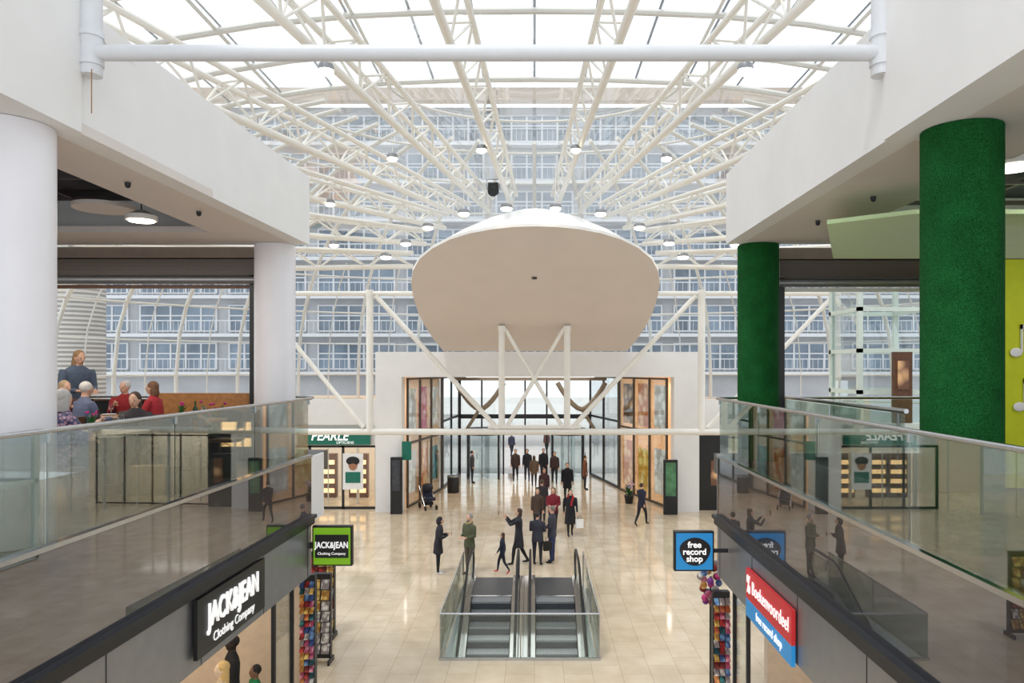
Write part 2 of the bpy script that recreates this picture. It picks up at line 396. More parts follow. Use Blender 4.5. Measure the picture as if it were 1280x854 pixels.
MB().path([(-3.98, 13.1, 5.76), (-4.02, 13.5, 5.76), (-4.3, 13.95, 5.76), (-12, 14.0, 5.76)], .026, 12).obj('handrail', STEEL, r, M=Matrix.Identity(4))
MB().box(-12, -4.35, 13.99, 14.0, 4.8, 5.72).obj('glass_panel', GLASSC, r, M=Matrix.Identity(4), smooth=False)
for side in (-1, 1):
    nm = 'left' if side < 0 else 'right'
    x0, x1 = sorted((side*9.0, side*9.2))
    MB().box(x0, x1, 0, 13.6, 0, 4.38).obj('wall_%s_shop_back' % nm, CREAM, kind='structure', label='cream shop rear wall', category='wall')
    x0, x1 = sorted((side*4.2, side*9.0))
    MB().box(x0, x1, 13.4, 13.6, 0, 3.58).obj('wall_%s_shop_end' % nm, CREAM, kind='structure', label='cream shop side wall', category='wall')
    MB().box(x0, x1, 0, 13.4, 3.0, 3.1).obj('ceiling_%s_shop' % nm, CREAM, kind='structure', label='cream shop ceiling', category='ceiling')
    for y in (4, 8, 11.5):
        b = MB().box(side*6-1, side*6+1, y-.15, y+.15, 2.93, 2.99)
        b.obj('ceiling_light', WARM, label='warm recessed shop ceiling light', category='light', group='shop ceiling lights')  # glowing panels added to light the space under the slabs
    area('shop_light', (side*6, 9, 2.85), 3, 7, 90)  # added area lamp, fills the shop interior
def column(x, y, r, z0, z1, mat, label):
    c = MB(); c.lathe((x, y, 0), [(r, z0), (r, z1)], 48)
    return c.obj('column', mat, label=label, category='column')
column(-4.66, 6.6, .36, 4.745, 8.445, COLW, 'round white painted column beside the glass balustrade')
column(-4.55, 13.05, .345, 4.745, 8.445, COLW, 'round white painted column at the gallery end')
column(3.73, 6.5, .325, 4.745, 8.375, GREEN, 'round column wrapped in dark green artificial grass')
column(3.79, 12.6, .34, 4.745, 8.375, GREEN, 'round column wrapped in green artificial grass at gallery end')
def shutter(x0, x1, y, z0, z1, nm):
    e = MB().box(x0, x1, y-.18, y+.18, z0+.22, z1-.22).obj('roller_shutter', SHUTTER, label='brown roller shutter housing below the soffit', category='roller shutter', M=Matrix.Identity(4))
    MB().box(x0, x1, y-.2, y+.2, z1-.2, z1-.01).obj('lintel', SHBOX, e, M=Matrix.Identity(4))
    MB().tube((x0, y-.1, z0+.14), (x1, y-.1, z0+.14), .075, 12).obj('roller_tube', ALU, e, M=Matrix.Identity(4))
    MB().box(x0, x1, y-.04, y+.04, z0, z0+.06).obj('bottom_bar', STEELW if nm else DWOOD, e, M=Matrix.Identity(4))
    xx = x1-.12 if nm == 0 else x0
    MB().box(xx, xx+.12, y-.06, y+.06, 4.75, z1).obj('guide_rail', BLACK, e, M=Matrix.Identity(4))
shutter(-12, -4.95, 13.3, 7.72, 8.44, 0)
shutter(4.2, 12, 12.9, 7.62, 8.36, 1)
# ------------------------------------------------------------------ roof
CY, AX, BY = 22.0, 18.0, 14.0
def Z(u): return 6+8.8*math.sqrt(max(0, 1-min(1, u)**2.6))
US = [0, .12, .24, .36, .47, .57, .66, .74, .81, .87, .92, .96, .985, 1.0]
def pt(u, ph): return V((AX*u*math.cos(ph), CY+BY*u*math.sin(ph), Z(u)))
def rpurl(u, zz=None):
    z = Z(u) if zz is None else zz
    pts = [V((AX*u, y, z)) for y in (1, 11.5)]
    pts += [V((AX*u*math.cos(q), CY+BY*u*math.sin(q), z)) for q in [math.pi*i/40 for i in range(41)]]
    pts += [V((-AX*u, y, z)) for y in (11.5, 1)]
    return pts
US2 = [-u for u in reversed(US)]+US[1:]
for k, y in enumerate([3.0+2.1*i for i in range(10)]):
    pts = [V((-AX, y, .0)), V((-AX, y, 3))]+[V((AX*u, y, Z(abs(u)))) for u in US2]+[V((AX, y, 3)), V((AX, y, 0))]
    MB().path(pts, .085, 8).obj('roof_rib', RIBW, label='white arched steel roof rib under glazing', category='roof rib', group='arched roof ribs')
for i in range(1, 40):
    ph = math.pi*i/40; thin = i % 2
    base = pt(1, ph)
    tail = [] if abs(base.x) < 7.3 else [V((base.x, base.y, 3)), V((base.x, base.y, 0))]
    pts = [pt(u, ph) for u in US[(9 if thin else 3):]]+tail
    MB().path(pts, .03 if thin else .075, 6 if thin else 8).obj('roof_rib', RIBW, label='thin white steel mullion of the glazed apse' if thin else 'white curved steel rib of the glazed apse', category='roof rib', group='apse mullions' if thin else 'apse roof ribs')
for u in (.24, .42, .57, .70, .81, .90, .96, 1.0):
    MB().path(rpurl(u), .045, 6).obj('roof_purlin', RIBW, label='white horizontal roof glazing bar', category='roof purlin', group='roof purlins')
for zz in (4.9, 7.4):
    for sg in (-1, 1):
        pts = [V((sg*AX, 1, zz))]+[V((sg*AX*math.cos(q), CY+BY*math.sin(q), zz)) for q in [math.pi/2*i/24 for i in range(18 if zz < 5 else 25)]]
        MB().path(pts, .035, 6).obj('roof_purlin', RIBW, label='white horizontal facade glazing bar', category='roof purlin', group='roof purlins')
b = MB()
UU = [i/24 for i in range(25)]
for i in range(24):
    u0, u1 = UU[i], UU[i+1]
    for sg in (-1, 1):
        b.poly([(sg*AX*u0, 1, Z(u0)+.08), (sg*AX*u0, CY, Z(u0)+.08), (sg*AX*u1, CY, Z(u1)+.08), (sg*AX*u1, 1, Z(u1)+.08)])
    for k in range(48):
        p0, p1 = math.pi*k/48, math.pi*(k+1)/48
        q = [pt(u0, p0), pt(u1, p0), pt(u1, p1), pt(u0, p1)]
        if i == 0: q = q[:3]
        b.poly([p+V((0, 0, .08)) for p in q])
for u in [i/12 for i in range(-10, 11)]:
    b.tube((AX*u, 1, Z(abs(u))+.12), (AX*u, CY, Z(abs(u))+.12), .034, 4, 1)
for k in range(10):
    y = 3.25+2.1*k
    b.path([V((AX*u, y, Z(abs(u))+.12)) for u in US2[2:-2]], .034, 4, 1)
b.obj('window_roof', [RGLASS, GLZ], kind='structure', label='vaulted clear glass roof with slim grey bars', category='glass roof', smooth=False, recalc=False)
# ------------------------------------------------------------------ fan trusses
def truss(S, E, wid=.7, dep=.85, nb=None, lab='white tubular steel roof truss with zigzag lattice'):
    S, E = V(S), V(E); d = (E-S); L = d.length; d.normalize()
    a = V((0, 0, 1)).cross(d).normalized(); up = d.cross(a)
    if up.z < 0: up = -up
    nb = nb or max(5, int(L/1.7))
    bot = lambda t: S+d*(L*t)
    tp = lambda t, s: S+d*(L*t)+a*(s*wid/2*(.55+.6*t))+up*dep*(.6+.5*t)
    o = MB().tube(bot(0), bot(1), .1, 10).obj('roof_truss', STEELW, label=lab, category='roof truss', group='fan roof trusses')
    for s in (-1, 1): MB().tube(tp(0, s), tp(1, s), .075, 8).obj('top_chord', STEELW, o)
    w_ = MB()
    for i in range(nb):
        t0, tm, t1 = i/nb, (i+.5)/nb, (i+1)/nb
        for s in (-1, 1):
            w_.tube(bot(t0), tp(tm, s), .034, 6); w_.tube(tp(tm, s), bot(t1), .034, 6)
        w_.tube(tp(tm, -1), tp(tm, 1), .03, 6)
    w_.obj('lattice', STEELW, o)
for sg in (-1, 1):
    truss((sg*.93, 30.9, 12.95), (sg*1.95, 12.2, 13.15))
    truss((sg*1.9, 30.6, 12.75), (sg*5.1, 12.2, 12.9))
    truss((sg*2.8, 30.2, 12.4), (sg*8.6, 13.4, 12.2))
    truss((sg*3.6, 29.8, 11.9), (sg*11.2, 15.5, 11.3))
    truss((sg*4.3, 29.4, 11.2), (sg*13.2, 19.6, 10.3))
    truss((sg*4.8, 29.3, 10.3), (sg*14.4, 24.0, 9.4))
# ------------------------------------------------------------------ canopy
def cz(d): return 7.0+(32.5-d)*.541
prof = [(0, 25.0), (.75, 25.03), (1.5, 25.14), (2.25, 25.33), (2.95, 25.62), (3.6, 26.05), (4.15, 26.6), (4.5, 27.25), (4.68, 28.0), (4.72, 28.8), (4.68, 29.7), (4.55, 30.6), (4.3, 31.6), (4.0, 32.45)]
outl = [(x, d) for x, d in prof]+[(-x, d) for x, d in reversed(prof[1:])]
Rb = [V((x+.04, d, cz(d))) for x, d in outl]
def shell(kx, ky, dz): return [V((p.x*kx, 30.6+(p.y-30.6)*ky, p.z+dz)) for p in Rb]
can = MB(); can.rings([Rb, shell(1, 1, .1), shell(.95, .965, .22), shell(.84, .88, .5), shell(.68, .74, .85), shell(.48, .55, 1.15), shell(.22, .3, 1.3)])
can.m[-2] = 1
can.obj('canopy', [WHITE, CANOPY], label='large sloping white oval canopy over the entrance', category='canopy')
MB().lathe((0, 27.6, cz(27.6)-.06), [(.09, 0), (.09, .06)], 16).obj('ceiling_vent', DARK, label='small round grey ceiling vent', category='vent')
def highbay(x, y, z, hang, r=.17, g='round high bay lamps'):
    o = MB().lathe((x, y, z), [(r, 0), (r*1.02, .05), (r*.9, .12), (r*.3, .16), (.02, .17)], 16).obj('high_bay_lamp', ALU, label='round high bay lamp, lit', category='lamp', group=g)
    MB().lathe((x, y, z), [(r*.7, -.08), (r*.95, -.03), (r*.9, .0)], 16).obj('light_disc', LAMP, o)
    MB().tube((x, y, z+.15), (x, y, z+.15+hang), .012, 6).obj('suspension_rod', STEELW, o)
for x, y, z in [(-3.75, 26.2, 11.25), (-2.4, 25.3, 11.55), (-.93, 24.7, 11.6), (.7, 24.7, 11.6), (2.25, 25.3, 11.55), (3.7, 26.2, 11.25), (4.85, 26.8, 10.8), (-5.35, 26.8, 10.3), (5.35, 26.8, 10.3), (-4.7, 27.2, 10.85)]:
    highbay(x, y, z, 1.3, .2)
for x, y, z in [(1.25, 22.5, 12.9), (-1.6, 22.5, 12.9), (-4.2, 22, 12.5), (3.9, 22, 12.5), (-4.2, 15, 12.3), (4.25, 15, 12.3), (-6.6, 24, 11.6), (6.6, 24, 11.6), (-7, 26, 10.6), (7, 26, 10.6)]:
    highbay(x, y, z, .45, .16)
o = MB().box(-1.75, -1.35, 28.0, 28.35, 12.9, 13.3).obj('projector', BLACK, bevel=.04, label='black stage projector clamped below the truss', category='projector')
MB().path([(-1.55, 28.0, 13.0), (-1.55, 27.8, 12.9)], [.16, .2], 16).obj('lens', DARK, o)
MB().path([(-1.8, 28.15, 13.05), (-1.8, 28.15, 13.45), (-1.3, 28.15, 13.45), (-1.3, 28.15, 13.05)], .03, 6).obj('yoke', STEEL, o)
# ------------------------------------------------------------------ big tube across the void
YB, ZB = 6.85, 9.2
BEAM = pbr('grey_white_beam_paint', (214, 216, 220), .4, noise=.02)
o = MB().tube((-4.02, YB, ZB), (3.14, YB, ZB), .073, 20).obj('tie_beam', BEAM, label='long white horizontal tubular tie beam between walls', category='beam')
for x in (-4.08, 3.2):
    MB().tube((x, YB, ZB-.21), (x, YB, 11.5), .095, 20).obj('end_post', BEAM, o)
    for z in (ZB-.12, ZB+.14): MB().lathe((x, YB, z), [(.108, 0), (.108, .05)], 20).obj('collar', BEAM, o)
b = MB(); b.path([(-4.0, 6.72, ZB-.2), (-4.0, 6.72, 8.6)], .005, 6); b.obj('cable', pbr('brass_cable', (150, 110, 60), .4, .5, noise=.1), label='thin cable hanging from beam end', category='cable')
# ------------------------------------------------------------------ facade tube frame
YF = 30.5
f = empty('tube_frame', T(0, YF, 3.68), label='white tubular steel frame crossing in front of the entrance', category='steel frame')
def ft(name, a, c, r): MB().tube((a[0], YF, a[1]), (c[0], YF, c[1]), r, 12).obj(name, STEELW, f, M=Matrix.Identity(4))
ft('bottom_chord', (-11.5, 3.68), (12.4, 3.68), .13)
ft('top_chord', (-11.5, 9.35), (-4.9, 9.35), .1); ft('top_chord', (5.0, 9.35), (12.4, 9.35), .1)
for x in (-1.34, 1.34): ft('mast', (x, 3.9), (x, 8.0), .13)
for x in (-6.75, 6.85, -11.5, 12.4): ft('upright', (x, 3.68), (x, 9.35), .15)
ft('brace', (-1.2, 7.9), (1.1, 3.95), .08); ft('brace', (1.2, 7.9), (-1.1, 3.95), .08)
ft('diagonal', (-6.5, 9.25), (-1.5, 3.8), .1); ft('diagonal', (6.6, 9.25), (1.5, 3.8), .1)
ft('diagonal', (-11.4, 9.2), (-7, 3.85), .09); ft('diagonal', (12.2, 9.2), (7.1, 3.85), .09)
MB().box(-1.9, 1.9, YF-.1, YF+.1, 3.82, 3.95).obj('node_plate', STEELW, f, M=Matrix.Identity(4))
for x in (-1.34, 1.34, -6.75, 6.85): MB().lathe((x, YF, 0), [(.16, 7.8 if abs(x) < 2 else 9.2), (.16, 8.02 if abs(x) < 2 else 9.5)], 16).obj('node', STEELW, f, M=Matrix.Identity(4))
# ------------------------------------------------------------------ portal
b = MB(); b.box(-6.95, -5.8, 32.5, 33.3, 0, 5.9); b.box(6.1, 7.2, 32.5, 33.3, 0, 5.9); b.box(-6.95, 7.2, 32.5, 33.3, 5.9, 7.0)
b.obj('wall_portal', WHITE, kind='structure', label='white plaster entrance portal', category='wall')
MB().box(-6.9, 7.1, 33.32, 44.2, 5.92, 6.1).obj('ceiling_entrance', WHITE, kind='structure', label='white ceiling of the entrance passage', category='ceiling')
for y in (35, 37.5, 42):
    MB().box(-3.2, 2.8, y-.12, y+.12, 5.86, 5.91).obj('ceiling_light', pbr('cool_light_%d' % int(y), (255, 250, 240), .5, emit=(255, 248, 236), estr=4), label='long linear ceiling light in the passage', category='light', group='passage ceiling lights')  # light strips added to brighten the dark passage
area('passage_light', (0, 38, 5.8), 6, 8, 230, (1, .96, .9))  # added area lamp, fills the passage
MB().box(-14.6, -6.97, 33.0, 33.4, 3.77, 4.9).obj('wall_left_shop_fascia', WHITE, kind='structure', label='white fascia above the optician shop', category='wall')
MB().box(7.22, 14.6, 33.0, 33.4, 3.32, 4.9).obj('wall_right_shop_fascia', WHITE, kind='structure', label='white fascia above dark shopfront', category='wall')
MB().box(-16, -7.12, 37.5, 37.7, 0, 4.9).obj('wall_left_shop_rear', CREAM, kind='structure', label='cream rear wall of shop', category='wall')
MB().box(7.2, 16, 35.5, 35.7, 0, 4.9).obj('wall_right_shop_rear', CREAM, kind='structure', label='cream rear wall of shop', category='wall')
def shopfront(A, B, z0, z1, nb, tr, frame, lab, gl=SGLASS, t=.03):
    M, L = seg(A, B)
    b = MB()
    for i in range(nb+1):
        x = L*i/nb; b.box(x-t, x+t, z0, z1, -t, t)
    for z in tr: b.box(0, L, z-t, z+t, -t, t)
    o = b.obj('shopfront', frame, M=M, label=lab, category='shop window')
    for i in range(nb):
        MB().box(L*i/nb+t, L*(i+1)/nb-t, z0+.05, z1-.05, -.008, .008).obj('glass_pane', gl, o, M=M, smooth=False)
    return M, L
def poster(M, x, y, w_, h_, mat, lab='printed advertising poster in shop window', z=.08):
    return MB().box(x-w_/2, x+w_/2, y-h_/2, y+h_/2, z, z+.02).obj('poster', mat, M=M, label=lab, category='poster')
M, L = shopfront((-5.7, 33.45), (-4.8, 38.5), 0, 5.85, 3, (.06, 2.9, 5.8), BRONZE, 'tall bronze framed glazed shopfront in the passage', t=.045)
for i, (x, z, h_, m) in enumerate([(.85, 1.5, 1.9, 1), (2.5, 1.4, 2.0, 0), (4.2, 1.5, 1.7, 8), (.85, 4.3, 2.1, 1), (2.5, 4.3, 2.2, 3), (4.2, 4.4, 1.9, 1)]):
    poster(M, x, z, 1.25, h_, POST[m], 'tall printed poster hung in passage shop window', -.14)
MB().box(-6.88, -4.95, 38.7, 38.9, 0, 5.88).obj('wall_left_passage_end', CREAM, kind='structure', label='cream wall', category='wall')
M, L = shopfront((4.4, 38.5), (5.95, 33.45), 0, 5.85, 3, (.06, 3.3, 5.8), BRONZE, 'tall bronze framed glazed shopfront of a cosmetics shop', t=.045)
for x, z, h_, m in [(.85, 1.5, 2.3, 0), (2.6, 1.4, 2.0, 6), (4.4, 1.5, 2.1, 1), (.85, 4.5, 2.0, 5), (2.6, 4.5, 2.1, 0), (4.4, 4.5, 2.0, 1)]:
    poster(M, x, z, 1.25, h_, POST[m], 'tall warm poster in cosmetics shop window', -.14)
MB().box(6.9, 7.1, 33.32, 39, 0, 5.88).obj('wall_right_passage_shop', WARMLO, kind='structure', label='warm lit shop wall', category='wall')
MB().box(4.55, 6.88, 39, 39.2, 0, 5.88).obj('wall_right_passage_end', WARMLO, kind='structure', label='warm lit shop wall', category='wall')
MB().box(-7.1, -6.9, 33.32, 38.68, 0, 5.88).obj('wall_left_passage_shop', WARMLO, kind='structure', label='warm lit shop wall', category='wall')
area('passage_shop_light', (6.4, 36, 5.6), .5, 4, 70); area('passage_shop_light', (-6.3, 36, 5.6), .5, 4, 60, (1, .96, .9))
shopfront((-4.8, 38.9), (-4.45, 43.95), 0, 5.85, 2, (.06, 3.5, 5.8), DARK, 'dark framed glass side screen of entrance', t=.05)
shopfront((3.3, 43.95), (4.4, 38.9), 0, 5.85, 2, (.06, 3.5, 5.8), DARK, 'dark framed glass side screen of entrance', t=.05)
M, L = seg((-4.4, 44.1), (3.3, 44.1))
b = MB(); PW = L/6
for i in range(7): b.box(i*PW-.05, i*PW+.05, 0, 5.88, -.06, .06)
for z in (2.5, 5.82): b.box(0, L, z-.05, z+.05, -.06, .06)
b.box(0, L, 3.3, 3.55, -.08, .08)
b.obj('door_1', DARK, M=M, kind='structure', label='dark metal entrance door frames', category='door')
for i in range(6):
    x = PW*i
    MB().box(x+.07, x+PW-.07, 2.6, 5.75, -.01, .01).obj('window_%d' % (i+1), SGLASS, M=M, kind='structure', label='fixed entrance glazing pane', category='window', smooth=False)
    if i in (2, 3): continue
    o = MB().box(x+.08, x+PW-.08, .05, 2.42, -.01, .01).obj('door_%d' % (i+2), SGLASS, M=M, kind='structure', label='glass entrance door leaf', category='door', smooth=False)
    MB().tube((x+1.0, .9, .06), (x+1.0, 1.3, .06), .02).obj('handle', STEEL, o, M=M)
for cx in (-2.9, 1.9):
    e = empty('revolving_door', T(cx, 42.6, 0), label='round glass revolving door with dark frame', category='revolving door')
    MB().lathe((cx, 42.6, 0), [(1.05, 2.5), (1.05, 2.85)], 28).obj('drum_top', DARK, e, M=Matrix.Identity(4))
    for q0 in (math.radians(150), math.radians(-30)):
        b = MB(); P = [(cx+1.0*math.cos(q0+math.radians(60)*i/8), 42.6+1.0*math.sin(q0+math.radians(60)*i/8)) for i in range(9)]
        for i in range(8): b.poly([(P[i][0], P[i][1], 0.02), (P[i+1][0], P[i+1][1], .02), (P[i+1][0], P[i+1][1], 2.5), (P[i][0], P[i][1], 2.5)])
        b.obj('curved_glass', SGLASS, e, M=Matrix.Identity(4))
        for p in (P[0], P[-1]): MB().tube((p[0], p[1], 0), (p[0], p[1], 2.5), .05).obj('post', DARK, e, M=Matrix.Identity(4))
    for q in (.4, .4+math.pi/2):
        c_, s_ = math.cos(q), math.sin(q)
        MB().ext([(cx-c_*.95, 42.6-s_*.95, .03), (cx+c_*.95, 42.6+s_*.95, .03), (cx+c_*.95, 42.6+s_*.95, 2.45), (cx-c_*.95, 42.6-s_*.95, 2.45)], (.01, .01, 0)).obj('door_wing', SGLASS, e, M=Matrix.Identity(4), smooth=False)
for sg in (-1, 1):
    cx = -.2
    pts = []
    for i in range(13):
        t = i/12; x = 4.05-2.6*t; z = 4.05+1.45*abs(2*t-1)**1.6
        pts.append((cx+sg*x, 40.3, z))
    o = MB().path(pts, .13, 8).obj('timber_brace', TAN, label='curved bronze brace in entrance passage', category='brace', group='passage braces')
    MB().tube((cx+sg*2.75, 40.3, 4.1), (cx+sg*3.6, 40.3, 2.75), .09).obj('strut', TAN, o)
MB().box(-4.5, 3.9, 40.15, 40.45, 5.62, 5.89).obj('timber_header', TAN, label='bronze header beam in the passage', category='beam')
# ------------------------------------------------------------------ optician shop front
M, L = shopfront((-11.5, 33.2), (-7.05, 33.2), 0, 2.85, 3, (.06, 2.8), DARK, 'dark framed optician shopfront glazing', t=.05)
MB().box(-11.5, -7.0, 33.2, 33.4, 2.87, 3.75).obj('wall_left_sign_band', WHITE, kind='structure', label='white band above shop window', category='wall')
o = MB().box(-10.5, -7.3, 33.02, 33.16, 2.88, 3.58).obj('shop_sign', TEAL, label='teal shop fascia sign with white lettering', category='sign')
text('PEARLE', .56, WHITEG, FC((-9.1, 33.01, 3.26)), o, shear=.25, off=.01, sx=.9)
text('OPTICIENS', .16, WHITEG, FC((-8.4, 33.01, 2.98)), o)
for x, m in ((-10.9, 0), (-9.9, 0), (-8.4, 6)):
    o = MB().box(x-.45, x+.45, 35.5, 35.8, .1, 2.2).obj('display_shelf', DWOOD, label='lit wooden display shelf unit in optician shop', category='shelf', group='shop display shelves')
    for k in range(4): MB().box(x-.36, x+.36, 35.45, 35.5, .35+k*.45, .55+k*.45).obj('lit_bay', WARM, o)
b = MB().box(-8.5, -7.6, 33.0, 33.05, .9, 2.5).obj('poster', WHITEP, label='white portrait poster in the optician window', category='poster')
MB().ell((-8.05, 32.985, 2.0), (.2, .012, .25)).obj('portrait_face', pbr('print_skin', (170, 120, 90), .6, noise=.1), b)
MB().ell((-8.05, 32.98, 2.17), (.3, .008, .2)).obj('portrait_hair', BLACK, b)
MB().box(-8.38, -7.72, 32.985, 33.0, 1.2, 1.68).obj('portrait_shirt', TEAL, b)
area('optician_light', (-9.3, 35, 3.4), 4, 2, 80)
o = MB().box(7.25, 8.5, 32.9, 33.15, 0, 3.3).obj('display_wall', BLACK, label='black shop wall panel with a framed warm poster', category='wall panel')
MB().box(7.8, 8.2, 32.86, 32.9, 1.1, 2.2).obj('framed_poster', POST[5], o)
shopfront((8.6, 33.2), (14, 33.2), 0, 3.28, 4, (.06, 3.2), DARK, 'dark framed shopfront glazing')
area('right_shop_light', (10.5, 34.5, 3.2), 4, 1.5, 80)
def totem(x, y, w_, z0, z1, m1, lab):
    o = MB().box(x-w_/2, x+w_/2, y-.1, y+.1, 0, z1).obj('totem', DARK, bevel=.02, label=lab, category='totem')
    MB().box(x-w_/2+.08, x+w_/2-.08, y-.12, y-.1, z0, z1-.12).obj('screen', m1, o)
totem(-5.95, 32.1, .5, 1.0, 2.45, pbr('dark_screen', (60, 62, 70), .2, noise=.3), 'dark free-standing information totem beside the portal')
totem(5.85, 32.0, .6, .8, 2.35, pbr('green_poster', (80, 130, 92), .5, noise=.4, nscale=4), 'dark framed free-standing totem with green poster')
MB().box(-5.75, -5.35, 32.3, 32.4, 2.3, 3.1).obj('projecting_sign', TEAL, label='small green projecting sign on the portal', category='sign')
# ------------------------------------------------------------------ exterior building, gap added for a bright view through the doors
bd = MB(); bd.box(-48, -9, 58, 66, 0, 6); bd.box(8, 48, 58, 66, 0, 6); bd.box(-48, 48, 58, 66, 6, 26.6); bd = bd.obj('apartment_building', FAC, label='grey apartment building with bands of windows and balconies', category='building')
for xa, xb in ((-48, -9), (8, 48)): MB().box(xa, xb, 57.7, 58.0, 0, 3.9).obj('ground_floor_front', FACL, bd)
NB = 13; bw = 90/NB
wproto = None
for fl in range(7):
    z = 6.2+fl*2.95
    MB().box(-45, 45, 57.2, 58, z-.45, z-.2).obj('balcony_slab', FACL, bd)
    b = MB()
    b.box(-45, 45, 57.2, 57.24, z+.75, z+.82)
    for i in range(225): b.box(-45+i*.4, -45+i*.4+.03, 57.21, 57.23, z-.2, z+.78)
    b.obj('balcony_railing', FACL, bd)
    for k in range(NB):
        x = -45+bw*k
        if wproto is None:
            wb = MB().box(.5, bw-.5, -.12, .05, 0, 2.05)
            for q in range(6):
                xx = .5+(bw-1)*q/5; wb.box(xx-.07, xx+.07, -.18, .05, 0, 2.05, 1)
            for zz in (0, 1.99, 1.2): wb.box(.5, bw-.5, -.17, .05, zz-.04, zz+.07, 1)
            wproto = wb.obj('window', [WIN, FACL], bd, M=T(x, 58, z))
        else:
            c = wproto.copy(); sc.collection.objects.link(c); c.matrix_basis = T(x, 58, z); WM[c.name] = T(x, 58, z)
MB().ext([(-48, 57.2, 26.6), (48, 57.2, 26.6), (48, 61, 29), (-48, 61, 29)], (0, 0, .3)).obj('roof_edge', ROOFT, bd)
MB().lathe((-20.6, 33, 0), [(1.4, 0), (1.4, 12)], 32).obj('stair_tower', CORR, label='round tower clad in pale corrugated metal', category='tower')
# ------------------------------------------------------------------ elevator shaft (right)
LIFT = pbr('lift_frame', (214, 226, 218), .4, noise=.03)
e = empty('lift_shaft', T(10.5, 22, 0), label='glazed lift shaft with pale steel frame', category='lift')
for x in (9.4, 11.4):
    for y in (21.5, 23.5): MB().box(x-.07, x+.07, y-.07, y+.07, 0, 9.2).obj('corner_post', LIFT, e, M=Matrix.Identity(4))
for z in (.1, 2.6, 5.6, 6.8, 8.0, 9.1):
    b = MB(); b.box(9.33, 11.47, 21.43, 21.57, z-.06, z+.06); b.box(9.33, 11.47, 23.43, 23.57, z-.06, z+.06); b.box(9.33, 9.47, 21.5, 23.5, z-.06, z+.06); b.box(11.33, 11.47, 21.5, 23.5, z-.06, z+.06)
    b.obj('frame_ring', LIFT, e, M=Matrix.Identity(4))
MB().box(9.46, 11.34, 21.49, 21.51, .2, 9).obj('glass', SGLASS, e, M=Matrix.Identity(4), smooth=False)
MB().box(9.39, 9.41, 21.57, 23.43, .2, 9).obj('glass', SGLASS, e, M=Matrix.Identity(4), smooth=False)
o = MB().box(10.08, 10.62, 20.9, 21.0, 4.75, 6.75).obj('panel_door', DWOOD, label='dark wooden door with a small glazed panel', category='door')
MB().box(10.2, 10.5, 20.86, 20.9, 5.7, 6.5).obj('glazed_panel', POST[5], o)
MB().box(9, 20, 20.8, 21.35, 4.3, 4.74).obj('floor_lift_landing', WHITE, kind='structure', label='lift landing slab', category='floor')
o = MB().box(6.05, 12, 9.6, 9.75, 4.75, 7.7).obj('partition_wall', LIME, label='bright lime yellow partition wall with music notes', category='partition')
for x, z in ((6.2, 6.5), (6.24, 5.8), (6.6, 6.9)):
    b = MB(); b.ell((x, 9.57, z), (.08, .01, .06)); b.box(x+.06, x+.08, 9.56, 9.59, z, z+.36); b.box(x+.06, x+.2, 9.56, 9.59, z+.3, z+.36)
    b.obj('music_note', WHITEP, o)
MB().ext([(3.5, 8.9, 8.02), (4.25, 8.3, 8.02), (8.5, 8.3, 8.02), (8.5, 11.7, 8.02), (4.7, 11.7, 8.02)], (0, 0, .05)).obj('ceiling_raft', RAFT, label='pale green suspended acoustic ceiling panel', category='ceiling panel', smooth=False)
for x, y, r in ((-6.3, 10.9, .42), (-7.3, 9.7, .5), (-6.0, 8.4, .4), (-8.6, 11.2, .45)):
    MB().lathe((x, y, 8.62), [(r, 0), (r, .06)], 32).obj('ceiling_disc', SOFFIT, label='round pale acoustic ceiling disc', category='ceiling disc', group='ceiling discs')
def pend(x, y, z, r, top):
    o = MB().lathe((x, y, z), [(r, 0), (r, .07), (r*.3, .14), (.02, .15)], 24).obj('pendant_lamp', STEELW, label='flat round pendant lamp, lit', category='lamp')
    MB().lathe((x, y, z), [(r*.8, -.015), (r*.8, 0)], 24).obj('light_disc', LAMP, o)
    MB().tube((x, y, z+.15), (x, y, top), .01, 6).obj('suspension_cable', BLACK, o)
pend(-5.6, 10.6, 8.4, .21, 8.95); pend(-8.3, 10, 8.4, .21, 8.95); pend(4.9, 7.6, 8.35, .25, 8.88)
area('restaurant_light', (-7.5, 9, 8.3), 4, 6, 190, (1, .92, .82)); area('gallery_light', (7, 8, 8.2), 3, 6, 100, (1, .95, .88))
for x, y, z in ((-4.6, 10.2, 8.44), (-4.7, 8.6, 8.44), (4.0, 10.5, 8.37), (4.1, 9, 8.37)):
    MB().lathe((x, y, z-.06), [(.015, 0), (.03, .015), (.035, .06)], 12).obj('sprinkler', DARK, label='small dark ceiling sprinkler head', category='sprinkler', group='ceiling sprinklers')
MB().box(-14, -13.8, 0, 14, 4.75, 9).obj('wall_restaurant', CREAM, kind='structure', label='cream restaurant side wall', category='wall')
MB().box(12, 12.2, 0, 12.6, 4.75, 9).obj('wall_gallery_right', pbr('dark_wall', (60, 55, 52), .7, noise=.1), kind='structure', label='dark gallery side wall', category='wall')
